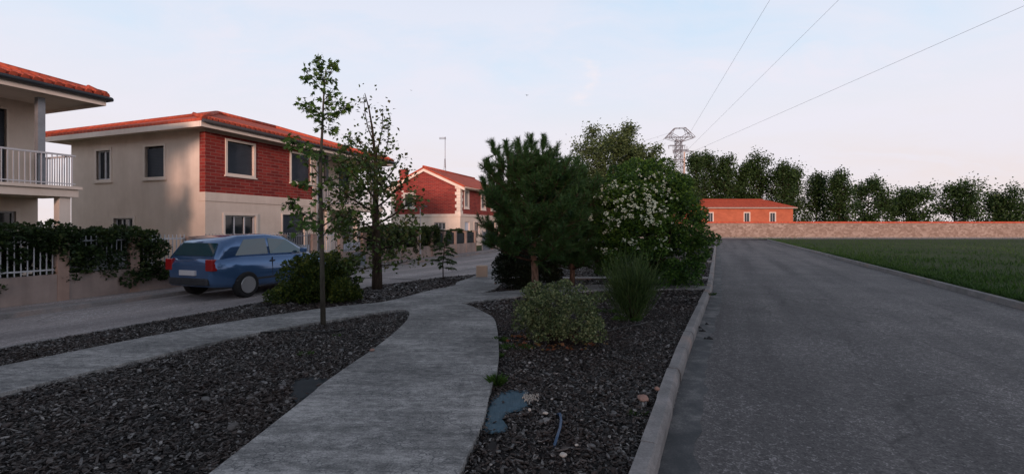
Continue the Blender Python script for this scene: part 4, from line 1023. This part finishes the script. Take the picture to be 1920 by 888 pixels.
# -- branching crowns for the trees further away
def crown_tree(name, label, base, H, crad, cz0, leafm, seed, leaf, nleaf, bark='dark_bark', r0=.16, levels=3, spread=.8, lift=.05, group=None, fork=.35, spd=.10, width=1.0):
    rng = np.random.default_rng(seed); root = empty(name, base, 0, label=label, cat='tree')
    if group: root['group'] = group
    m = MB(); P = []; D = []
    tp = polyline(rng, (0, 0, -.2), (0, 0, 1), H * .9, 8, .03); m.tube(tp, [r0 * (1.05 - .115 * i) for i in range(9)], 8)
    tips = []
    def grow(p, d, L, r, lv):
        pl = polyline(rng, p, d, L, 5, .12, lift); m.tube(pl, [r * (1 - .14 * i) for i in range(6)], 4 if lv else 3)
        if lv == 0:
            tips.append(pl); return
        for k in range(5 if lv > 1 else 6):
            q, dd = lerp_on(pl, rng.uniform(.25, 1)); grow(q, side_dir(rng, dd, rng.uniform(.4, .95)), L * rng.uniform(.38, .6), r * .5, lv - 1)
        tips.append(pl[2:])
    z_ = cz0; k = 0
    while z_ < H * .88:
        f = (z_ - cz0) / (H - cz0); L = crad * (math.sin(math.pi * (.18 + .80 * f)) ** .6) * rng.uniform(.75, 1.1); a = k * 2.4 + rng.normal() * .3
        q, _ = lerp_on(tp, min(.99, z_ / (H * .9))); grow(q, Vector((math.cos(a) * width, math.sin(a), .25 + spread * f * 1.6)), L, r0 * .38 * (1 - .5 * f), levels - 1); k += 1; z_ += (H - cz0) * spd * rng.uniform(.6, 1.4)
    m.build('trunk', bark, root)
    per = max(1, nleaf // max(1, len(tips)))
    for pl in tips:
        for _ in range(per):
            q, dd = lerp_on(pl, rng.uniform(.2, 1)); P.append(tuple(q + Vector(rng.normal(size=3)) * leaf * 1.8)); D.append(tuple(Vector(rng.normal(size=3)) + dd * .5))
    v, f = leaves(P, D, leaf, 'diamond', rng); np_mesh('crown', v, f, leafm, root); return root
YG = 21.0
crown_tree('broadleaf_tree', 'tall loose grey green tree rising behind the blossoming hawthorn', (gx(1150, YG), YG, 0), gz(268, YG), 2.1, 1.2, 'grey_green_leaf', 41, .085, 36000, r0=.13, spd=.055, spread=.75)
YG2 = 23.0
crown_tree('broadleaf_tree', 'thin small leaved tree between the hawthorn and the pylon', (gx(1232, YG2), YG2, 0), gz(285, YG2), 1.15, 1.2, 'grey_green_leaf', 42, .08, 9000, r0=.09, spd=.07)
# poplars behind the orange building
rp = random.Random(3)
labs = ['leftmost tall poplar behind the orange building', 'second tall poplar from the left behind the orange roof', 'third poplar of the row behind the orange building',
        'fourth poplar of the row, right of the orange building', 'fifth poplar of the row on the right skyline', 'sixth poplar of the row on the right skyline',
        'seventh poplar of the row on the right skyline', 'eighth poplar of the row near the right edge', 'ninth poplar, at the right edge of the row']
for k, (px, top) in enumerate(((1308, 284), (1334, 279), (1362, 283), (1388, 296), (1424, 288), (1452, 304), (1484, 312), (1530, 330), (1575, 326))):
    YQ = 92 + rp.uniform(-4, 4)
    crown_tree('poplar_tree', labs[k], (gx(px, YQ), YQ, -.1), gz(top, YQ) - rp.uniform(0, 1.4), rp.uniform(2.3, 3.6), rp.uniform(.5, 1.5), 'poplar_leaf', 50 + k, .32, rp.randint(6500, 9500), r0=.28, spd=.04, spread=1.3, lift=.16, group='poplars behind the orange building')
# small dark conifer-like tree left of poplars
crown_tree('broadleaf_tree', 'low dark tree standing left of the poplars under the pylon', (gx(1290, 84), 84, -.1), gz(328, 84), 1.6, .8, 'poplar_leaf', 71, .30, 9000, r0=.15, spd=.09)
# belt of trees closing the horizon behind the stone wall and the street end
for k, (px, top, r) in enumerate(((1625, 352, 4.6), (1700, 372, 4.2), (1790, 358, 5.2), (1880, 376, 4.4), (1960, 362, 5), (1255, 372, 4.5), (1180, 380, 4.5), (1110, 385, 4), (1040, 388, 4), (985, 392, 4))):
    crown_tree('broadleaf_tree', ['round tree beyond the wall right of the poplars', 'low tree beyond the wall, second right of the poplars', 'broad tree beyond the wall, third right of the poplars', 'low tree beyond the wall near the right edge', 'tree beyond the wall cut by the right edge', 'round tree far behind the hawthorn', 'second round tree far behind the hawthorn', 'round tree far behind the gap between pine and hawthorn', 'round tree far behind the pine', 'round tree far beyond the red gable house'][k], (gx(px, 105), 105, -.1), gz(top, 105), r, .5, 'poplar_leaf', 80 + k, .40, 9000, r0=.25, spd=.07, group='far trees')

# hedge behind the low wall, one clipped mass per garden bay
def hedge(label, Ya, Yb, seed, H=1.5):
    rng = np.random.default_rng(seed); cl = []; p0 = on_fence(Ya, .50); L = (on_fence(Yb) - on_fence(Ya)).length
    n = int(L * 60)
    for k in range(n):
        x = rng.uniform(0, L); cl.append((x, rng.uniform(-.55 if H > 1.3 else -.2, .35), rng.uniform(.35, H - .12) if k % 3 else H - .15 + rng.normal() * .09, rng.uniform(.12, .24)))
    o = shrub('hedge', label, (p0.x, p0.y, -.05), cl, 'hedge_leaf', .07, 6500, seed, cat='hedge', stems=12, up=.1); o.rotation_euler = (0, 0, SRZ); return o
hedge('dark evergreen hedge spilling over the low wall left of the lamp post', 19.8, 25.2, 61)
hedge('thin dark hedge tops showing above the netting panels', 25.5, 30.5, 62, 1.26)
hedge('hedge behind the railings beside the parked car', 5.0, 11.8, 63, 1.5)

# small weeping sapling
def sapling(name, label, base, seed, H, wd):
    rng = np.random.default_rng(seed); root = empty(name, base, 0, label=label, cat='tree'); m = MB()
    tp = [Vector((0, 0, -.06)), Vector((-.01, 0, H * .35)), Vector((.03, 0, H * .62)), Vector((.12, 0, H * .85)), Vector((.22, 0, H))]; m.tube(tp, [.02, .016, .012, .008, .004], 6); P = []; D = []
    zs = .17
    k = 0
    while zs < .97:
        f = zs; L = wd * (1 - f) ** .55 * rng.uniform(.7, 1.15) * (1 if f < .66 else .45); a = k * 2.4 + rng.normal() * .4; q, _ = lerp_on(tp, f)
        br = polyline(rng, q, Vector((math.cos(a), math.sin(a), .35)), L, 6, .06, -.11); m.tube(br, [.007, .006, .005, .004, .003, .003, .002], 4)
        for j in range(int(110 * L / wd) + 14):
            c_, dd = lerp_on(br, rng.uniform(.1, 1)); sd = Vector(rng.normal(size=3)) * 1.2; sd.z = -abs(sd.z) * .5; P.append(tuple(c_)); D.append(tuple(sd * .5 + dd + Vector((0, 0, -.25))))
        zs += .028; k += 1
    m.build('trunk', 'dark_bark', root); v, f = leaves(P, D, .10, 'narrow', rng); v2, f2 = leaves(np.array(P) + rng.normal(size=(len(P), 3)) * .012, np.array(D) + rng.normal(size=(len(P), 3)) * .3, .07, 'narrow', rng)
    V, Fc = merge([(v, f), (v2, f2)]); np_mesh('crown', V, Fc, 'cedar_leaf', root)
YS = 14.3
sapling('cedar_sapling', 'small drooping conifer sapling on the tip of the bed beside the street', (gx(831, YS), YS, -.04), 71, 1.45, .50)

# concrete marker block
YC = 14.55
blk = MB(); blk.box(-.175, -.02, -.02, .175, .22, .345); o = blk.build('concrete_block', 'beige_box_concrete', loc=(gx(903.5, YC), YC, 0), bevel=.012); o.rotation_euler = (0, 0, R(2)); tag(o, 'small square beige concrete block standing beside the path by the street', 'block')

# rough grass on the verge beyond the road
rng = np.random.default_rng(90); n = 120000
ys = 1 / (1 / 5.0 + rng.random(n) * (1 / 70 - 1 / 5.0)); xs = np.interp(ys, [p[1] for p in vr], [p[0] for p in vr]) + .05 + rng.uniform(-.06, 1, n) ** 2 * 45 - .0
keep = (rng.random(n) < .35 + .65 * (np.sin(xs * .6) * np.sin(ys * .45) > -.2)) & (xs < ys * 1.2 + 2); xs, ys = xs[keep], ys[keep]; n = len(xs)
vg, fg = leaves(np.stack([xs, ys, np.full(n, -.06)], 1), rng.normal(size=(n, 3)) * .35 + np.array([0, 0, 1.0]), .13, 'narrow', rng, .6)
o = np_mesh('meadow_grass', vg, fg, 'grass_blade'); tag(o, 'rough grass on the verge beyond the road', 'grass', kind='stuff')
# ---------------------------------------------------------------- orange building, stone wall
ob = empty('orange_building', (gx(1283, 82), 82, -.1), 0, label='low orange building with hipped tile roof and small pale window behind the stone wall', cat='building')
L, D, ZE = 19.0, 9.0, 5.05
m = MB(); facade(m, 0, .3, 0, L, 0, ZE, [(4.15, 5.0, 2.35, 4.1), (10.5, 11.4, 2.35, 4.1), (15, 15.9, 2.35, 4.1)]); m.box(0, .3, 0, .3, D, ZE); m.box(L - .3, .3, 0, L, D, ZE); m.box(.3, D - .3, 0, L - .3, D, ZE); m.build('wall', 'orange_render', ob)
for x in (4.15, 10.5, 15): window(ob, x, 0, 2.35, 4.1, .85 if x < 5 else .9, 'y', fm='cream_stone', fr=.12)
m = MB(); v = [Vector(p_) for p_ in ((-.5, -.5, ZE), (L + .5, -.5, ZE), (L + .5, D + .5, ZE), (-.5, D + .5, ZE), (3.2, D / 2, ZE + 1.75), (L - 3.2, D / 2, ZE + 1.0))]
v[5].z = ZE + 1.75
for f in ((0, 1, 5, 4), (1, 2, 5), (2, 3, 4, 5), (3, 0, 4)): m.poly([v[i] for i in f])
m.poly([v[i] - Vector((0, 0, .02)) for i in (3, 2, 1, 0)]); rf = m.build('roof', 'roof_tiles', ob)
MB().box(-.52, -.55, ZE - .22, L + .52, -.5, ZE - .01).build('eaves', 'porch_dark', rf)
pl_ = MB().box(1.2, -.05, 0, 1.55, 0, ZE - .25).build('pilaster', 'orange_render', ob)
sw = MB(); sw.box(0, 0, -.3, 75, .5, 2.15); o = empty('stone_wall', (gx(1230, 75.6), 75.6, 0), 0, label='long rubble stone wall with red coping below the orange building', cat='wall')
sw.build('masonry', 'rubble_stone', o); m = MB(); m.box(-.05, -.06, 2.15, 75.05, .56, 2.38); m.build('coping', 'roof_tiles', o)

# ---------------------------------------------------------------- pylon, concrete pole, wires
YL = 150.0
def W(px, py, Y=YL, dy=0): return Vector((gx(px, Y), Y + dy, gz(py, Y)))
pb_ = W(1272, 425); py_ = empty('pylon', (pb_.x, YL, -.3), 0, label='tall steel lattice pylon with a crown shaped head above the hawthorn', cat='pylon')
def rel(v): return v - Vector((pb_.x, YL, -.3))
m = MB(); hh = [0, 6, 11, 15, 18.5, 21.5, 24, 26.2]; ztop = gz(262, YL) + .3
zz_ = [ztop * h / 26.2 for h in hh]; hw = [2.2, 1.75, 1.45, 1.25, 1.1, 1.0, .9, .85]
def corner(i, sx, sy): return Vector((sx * hw[i], sy * hw[i] * .9, zz_[i]))
B_ = .085
for i in range(7):
    for sx, sy in ((-1, -1), (1, -1), (1, 1), (-1, 1)): m.tube([corner(i, sx, sy), corner(i + 1, sx, sy)], .085, 4, False)
    cs = [(-1, -1), (1, -1), (1, 1), (-1, 1)]
    for a_, b_ in zip(cs, cs[1:] + cs[:1]):
        n_ = 2
        for k in range(n_):
            p0 = corner(i, *a_).lerp(corner(i + 1, *a_), k / n_); p1 = corner(i, *a_).lerp(corner(i + 1, *a_), (k + 1) / n_); q0 = corner(i, *b_).lerp(corner(i + 1, *b_), k / n_); q1 = corner(i, *b_).lerp(corner(i + 1, *b_), (k + 1) / n_)
            m.tube([p0, q1], B_ * .7, 4, False); m.tube([q0, p1], B_ * .7, 4, False); m.tube([p1, q1], B_ * .7, 4, False)
m.build('tower', 'steel', py_)
m = MB()
head = [((1245, 261), (1264, 241)), ((1264, 241), (1284, 240)), ((1284, 240), (1302, 257)), ((1248, 258), (1302, 257)), ((1248, 259), (1270, 266)), ((1302, 258), (1278, 266)), ((1270, 266), (1278, 266)),
        ((1256, 249), (1271, 257)), ((1292, 248), (1277, 257)), ((1256, 249), (1267, 241)), ((1292, 248), (1281, 240)), ((1256, 249), (1257, 258)), ((1292, 248), (1291, 257)), ((1256, 249), (1252, 258)), ((1292, 248), (1297, 257)), ((1260, 257), (1270, 266)), ((1288, 257), (1278, 266)), ((1257, 258), (1264, 241)), ((1289, 257), (1284, 240)), ((1270, 266), (1270, 257)), ((1278, 266), (1278, 257))]
for dy in (-.8, .8):
    for a_, b_ in head: m.tube([rel(W(a_[0], a_[1], YL, dy)), rel(W(b_[0], b_[1], YL, dy))], .075, 4, False)
for q in ((1264, 241), (1274, 240.5), (1284, 240), (1256, 249), (1292, 248), (1260, 257.5), (1288, 257), (1275, 257), (1270, 266), (1278, 266)): m.tube([rel(W(*q, YL, -.8)), rel(W(*q, YL, .8))], .09, 4, False)
m.build('head', 'steel', py_)
for a_, b_, yy in ((1254, 1284, 273), (1262, 1290, 281)):
    m = MB(); 
    for dy in (-.7, .7): m.tube([rel(W(a_, yy, YL, dy)), rel(W(b_, yy, YL, dy))], .09, 4, False)
    for q in (a_, a_ + 8, b_ - 4, b_): m.tube([rel(W(q, yy, YL)), rel(W(q, yy + 6, YL))], .10, 4, False)
    m.build('cross_arm', 'steel', py_)
YQ = 112; pc = W(1283, 425, YQ); po = empty('utility_pole', (pc.x, YQ, -.3), 0, label='pale concrete pole with two steel cross arms right beside the pylon', cat='pole')
m = MB(); m.tube([(0, 0, 0), (0, 0, gz(285, YQ) + .3)], [.33, .2], 8); m.build('shaft', 'pole_concrete', po)
for a_, b_, yy in ((1262, 1301, 283.5), (1261, 1291, 299)):
    m = MB(); m.tube([W(a_, yy, YQ) - Vector((pc.x, YQ, -.3)), W(b_, yy, YQ) - Vector((pc.x, YQ, -.3))], .10, 4, False)
    for q in (a_ + 1, b_ - 1): m.tube([W(q, yy, YQ) - Vector((pc.x, YQ, -.3)), W(q, yy + 5, YQ) - Vector((pc.x, YQ, -.3))], .07, 4, False)
    m.build('cross_arm', 'steel', po)
m = MB(); m.tube([W(1288, 285, YQ) - Vector((pc.x, YQ, -.3)), W(1288, 274, YQ) - Vector((pc.x, YQ, -.3))], .06, 4, False); m.build('rod', 'steel', po)
def wire(label, a, b, sag, r0, r1, grp='power lines'):
    n = 40; root = MB(); pts = []; rs = []
    for i in range(n + 1):
        t_ = i / n; p_ = a.lerp(b, t_); p_.z -= sag * 4 * t_ * (1 - t_); pts.append(p_); rs.append(r0 + (r1 - r0) * t_)
    root.tube(pts, rs, 4); o = root.build('power_line', 'steel'); tag(o, label, 'power line', grp)
def far_end(px, py, Y, A, Y2=-40):
    B_p = Vector((gx(px, Y), Y, gz(py, Y))); k = (A.y - Y2) / (A.y - Y); return A + (B_p - A) * k
A = W(1293, 250); wire('steepest power line rising from the pylon towards the upper right', A, far_end(1440, 6, 60, A), 0, .028, .009)
A = W(1289, 281); wire('middle power line running from below the pylon head to the right edge', A, far_end(1500, 72, 60, A), 0, .028, .009)
A = W(1302, 283, 140); wire('lowest of the power lines leaving the pylon towards the right', A, far_end(1600, 152, 70, A), 0, .026, .009)
A = W(1256, 249); wire('upper thin power line going left from the pylon head', A, Vector((gx(1040, 240), 240, gz(305, 240))), 1.0, .025, .03)
A = W(1246, 261); wire('lower thin power line going left from the pylon head', A, Vector((gx(1060, 240), 240, gz(318, 240))), 1.0, .022, .03)

# ---------------------------------------------------------------- small things on the ground
def drape(name, pts_px, m_, z, label, cat_, seed):
    rng = np.random.default_rng(seed); P0 = [Vector(G(a, b, z)) for a, b in pts_px]; cc = sum(P0, Vector((0, 0))) / len(P0); P = [tuple(cc + (q - cc) * 1.12) for q in P0]
    c_ = Vector((sum(p[0] for p in P) / len(P), sum(p[1] for p in P) / len(P)))
    mb = MB(); rings = []
    n = len(P); V = [(p[0], p[1], z) for p in P]
    b_ = 0; mb.v = []
    import bmesh
    me = bpy.data.meshes.new(name); bm = bmesh.new(); vs = [bm.verts.new(v_) for v_ in V]; f_ = bm.faces.new(vs); bmesh.ops.triangulate(bm, faces=[f_]); bmesh.ops.subdivide_edges(bm, edges=bm.edges[:], cuts=4, use_grid_fill=True)
    for v_ in bm.verts: v_.co.z += .006 * math.sin(v_.co.x * 37 + v_.co.y * 11) * math.sin(v_.co.y * 23 + 1) + .003 * rng.normal()
    for f2 in bm.faces: f2.smooth = True
    bm.normal_update()
    for f2 in bm.faces:
        if f2.normal.z < 0: f2.normal_flip()
    bm.to_mesh(me); bm.free(); me.materials.append(M[m_]); o = bpy.data.objects.new(name, me); COL.objects.link(o)
    s = o.modifiers.new('solid', 'SOLIDIFY'); s.thickness = .004
    tag(o, label, cat_); return o
drape('weed_fabric', [(940, 737), (962, 733), (985, 735), (992, 745), (992, 760), (975, 768), (955, 772), (942, 784), (952, 795), (948, 804), (920, 806), (908, 800), (916, 775), (920, 752)], 'blue_sheet', -.045, 'torn blue weed fabric lying bare between path and bark chips', 'fabric sheet', 3)
drape('weed_fabric', [(552, 716), (572, 708), (600, 709), (620, 711), (606, 724), (570, 746), (560, 752), (545, 735)], 'black_fabric', -.045, 'dark weed fabric showing through at the left edge of the path', 'fabric sheet', 4)
m = MB(); pp = [(1046, 768), (1050, 778), (1052, 790), (1050, 803), (1045, 816), (1039, 827)]
pts = [Vector((*G(a, b, 0), -.035 if i in (0, len(pp) - 1) else .005 + .01 * math.sin(i))) for i, (a, b) in enumerate(pp)]; m.tube(pts, .011, 8); o = m.build('water_pipe', 'blue_plastic'); tag(o, 'short curved blue plastic pipe poking out of the bark chips', 'pipe')
m = MB(); pp = [(480, 622), (540, 618), (569, 617), (590, 619), (612, 620), (633, 618), (645, 614)]; m.tube([Vector((*G(a, b, 0), -.01)) for a, b in pp], .010, 6); o = m.build('drip_hose', 'black_plastic'); tag(o, 'black irrigation hose by the foot of the slim young tree', 'hose')
m = MB(); pp = [(1110, 622), (1140, 619), (1165, 612), (1190, 608), (1215, 602)]; m.tube([Vector((*G(a, b, 0), -.012)) for a, b in pp], .010, 6); o = m.build('drip_hose', 'black_plastic'); tag(o, 'black irrigation hose beside the broom shrub', 'hose')
def tuft(px, py, h, r, n, seed, label):
    rng = np.random.default_rng(seed); x, y_ = G(px, py, -.05); a = rng.uniform(0, 6.28, n); rr = r * np.sqrt(rng.random(n)); P = np.stack([x + np.cos(a) * rr, y_ + np.sin(a) * rr * .7, np.full(n, -.06)], 1)
    D = np.stack([np.cos(a) * .4 * rng.random(n), np.sin(a) * .4 * rng.random(n), np.ones(n)], 1) + rng.normal(size=(n, 3)) * .22; L = h * rng.uniform(.4, 1.1, n)[:, None]; D = unit(D)
    s = unit(np.cross(D, rng.normal(size=(n, 3)))) * .0028; bend = np.stack([np.cos(a), np.sin(a), -.6 * np.ones(n)], 1) * L * .25
    V = np.stack([P - s, P + s, P + D * L * .6 + s * .7, P + D * L + bend], 1).reshape(-1, 3); f = np.array([(0, 1, 2), (0, 2, 3)])
    Fs = (np.arange(n)[:, None, None] * 4 + f[None]).reshape(-1, 3); o = np_mesh('grass_tuft', V, Fs, 'grass_blade'); tag(o, label, 'grass tuft', 'grass tufts in the beds')
tuft(932, 722, .15, .05, 170, 1, 'upright green grass tuft at the path edge above the blue fabric')
tuft(938, 640, .10, .08, 160, 2, 'thin grass tuft at the outer bend of the path')
tuft(968, 652, .07, .22, 420, 3, 'low green grass patch left of the light green shrub')
tuft(937, 668, .08, .05, 90, 7, 'tiny grass tuft on the path edge below the bend')
tuft(1195, 775, .05, .07, 60, 4, 'small weeds in the chips near the kerb')
tuft(632, 630, .06, .06, 50, 5, 'small yellow green weed near the slim tree trunk')
tuft(573, 665, .07, .08, 60, 6, 'small weed at the left edge of the bed')
tuft(1332, 552, .08, .12, 120, 9, 'dry weeds growing in the gutter by the kerb')
tuft(1175, 600, .10, .25, 260, 10, 'low grass at the foot of the broom shrub')
tuft(1140, 585, .09, .22, 200, 12, 'grass between the light green shrub and the broom')
def stone(px, py, r, seed, m_, label, z=-.02, cat_='stone'):
    rng = np.random.default_rng(seed); import bmesh
    me = bpy.data.meshes.new('stone'); bm = bmesh.new(); bmesh.ops.create_icosphere(bm, subdivisions=2, radius=r)
    ax = rng.uniform(.6, 1.3, 3)
    for v_ in bm.verts: v_.co = Vector((v_.co.x * ax[0], v_.co.y * ax[1], v_.co.z * .6)) * (1 + .18 * math.sin(v_.co.x / r * 3 + seed) * math.cos(v_.co.y / r * 4))
    bm.to_mesh(me); bm.free(); me.materials.append(M[m_]); o = bpy.data.objects.new('stone', me); COL.objects.link(o); x, y_ = G(px, py, 0); o.location = (x, y_, z); tag(o, label, cat_)
stone(1206, 742, .055, 1, 'pink_stone', 'pinkish stone lying in the chips beside the kerb')
stone(1232, 728, .035, 2, 'pink_stone', 'small orange stone touching the kerb', 0)
stone(993, 763, .022, 3, 'pale_stone', 'white pebble at the right corner of the blue fabric')
stone(1023, 769, .018, 4, 'pale_stone', 'white pebble between the blue fabric and the blue pipe')
stone(1056, 846, .022, 5, 'pale_stone', 'pale pebble below the blue pipe')
stone(1081, 828, .014, 6, 'pale_stone', 'tiny white pebble right of the blue pipe')
stone(698, 657, .03, 7, 'pink_stone', 'dark stone resting on the left edge of the path', .01)
stone(929, 532, .05, 8, 'pink_stone', 'small dark stone on the path by the dark shrub', .01)
for k, (px, py) in enumerate(((990, 741), (994, 745), (986, 745), (998, 741), (991, 748), (996, 750), (985, 739), (988, 743))): pass
rng = np.random.default_rng(15); n = 90; x0_, y0_ = G(994, 745, -.03); mb = MB()
for k in range(n):
    x, y_ = x0_ + rng.normal() * .035, y0_ + rng.normal() * .05; r = rng.uniform(.003, .006); mb.tube([(x, y_, -.04), (x + r, y_, -.025 + r), (x + r * 1.5, y_, -.03)], [r, r * 1.1, r * .5], 5)
o = mb.build('gravel', 'pale_stone'); tag(o, 'little heap of pale gravel at the corner of the blue fabric', 'gravel', kind='stuff')
# clods of soil on the road beside the kerb
rng = np.random.default_rng(16); mb = MB()
for px, py in ((1306, 612), (1312, 614), (1303, 610), (1325, 607), (1318, 620), (1313, 620), (1330, 634), (1296, 600), (1322, 634), (1290, 617)):
    x, y_ = G(px, py, -.14); r = rng.uniform(.015, .035); mb.tube([(x - r, y_, -.15), (x, y_ + .01, -.13), (x + r * 1.6, y_, -.149)], [r * .5, r, r * .4], 6)
o = mb.build('soil_clods', 'black_plastic'); tag(o, 'dark crumbs of soil scattered on the road by the kerb', 'soil', kind='stuff')
# two birds
for px, py, s, lab in ((988, 179, 1.0, 'tiny bird flying high above the pine'), (771, 170, .7, 'tiny bird flying above the red brick house')):
    Y = 60; b = empty('bird', (gx(px, Y), Y, gz(py, Y)), .6, label=lab, cat='bird', group='birds in the sky')
    m = MB(); m.tube([(0, -.16 * s, 0), (0, -.05 * s, .01), (0, .05 * s, 0), (0, .14 * s, -.01)], [.01, .04 * s, .035 * s, .008], 6); m.build('body', 'dark_metal', b)
    for sx in (-1, 1):
        m = MB(); m.loft([[(0, -.05 * s, 0), (0, .05 * s, 0), (0, 0, .012)], [(sx * .14 * s, -.03 * s, .10 * s), (sx * .14 * s, .04 * s, .10 * s), (sx * .14 * s, 0, .11 * s)], [(sx * .28 * s, .03 * s, .05 * s), (sx * .28 * s, .05 * s, .05 * s), (sx * .28 * s, .04 * s, .055 * s)]]); m.build('wing', 'dark_metal', b)
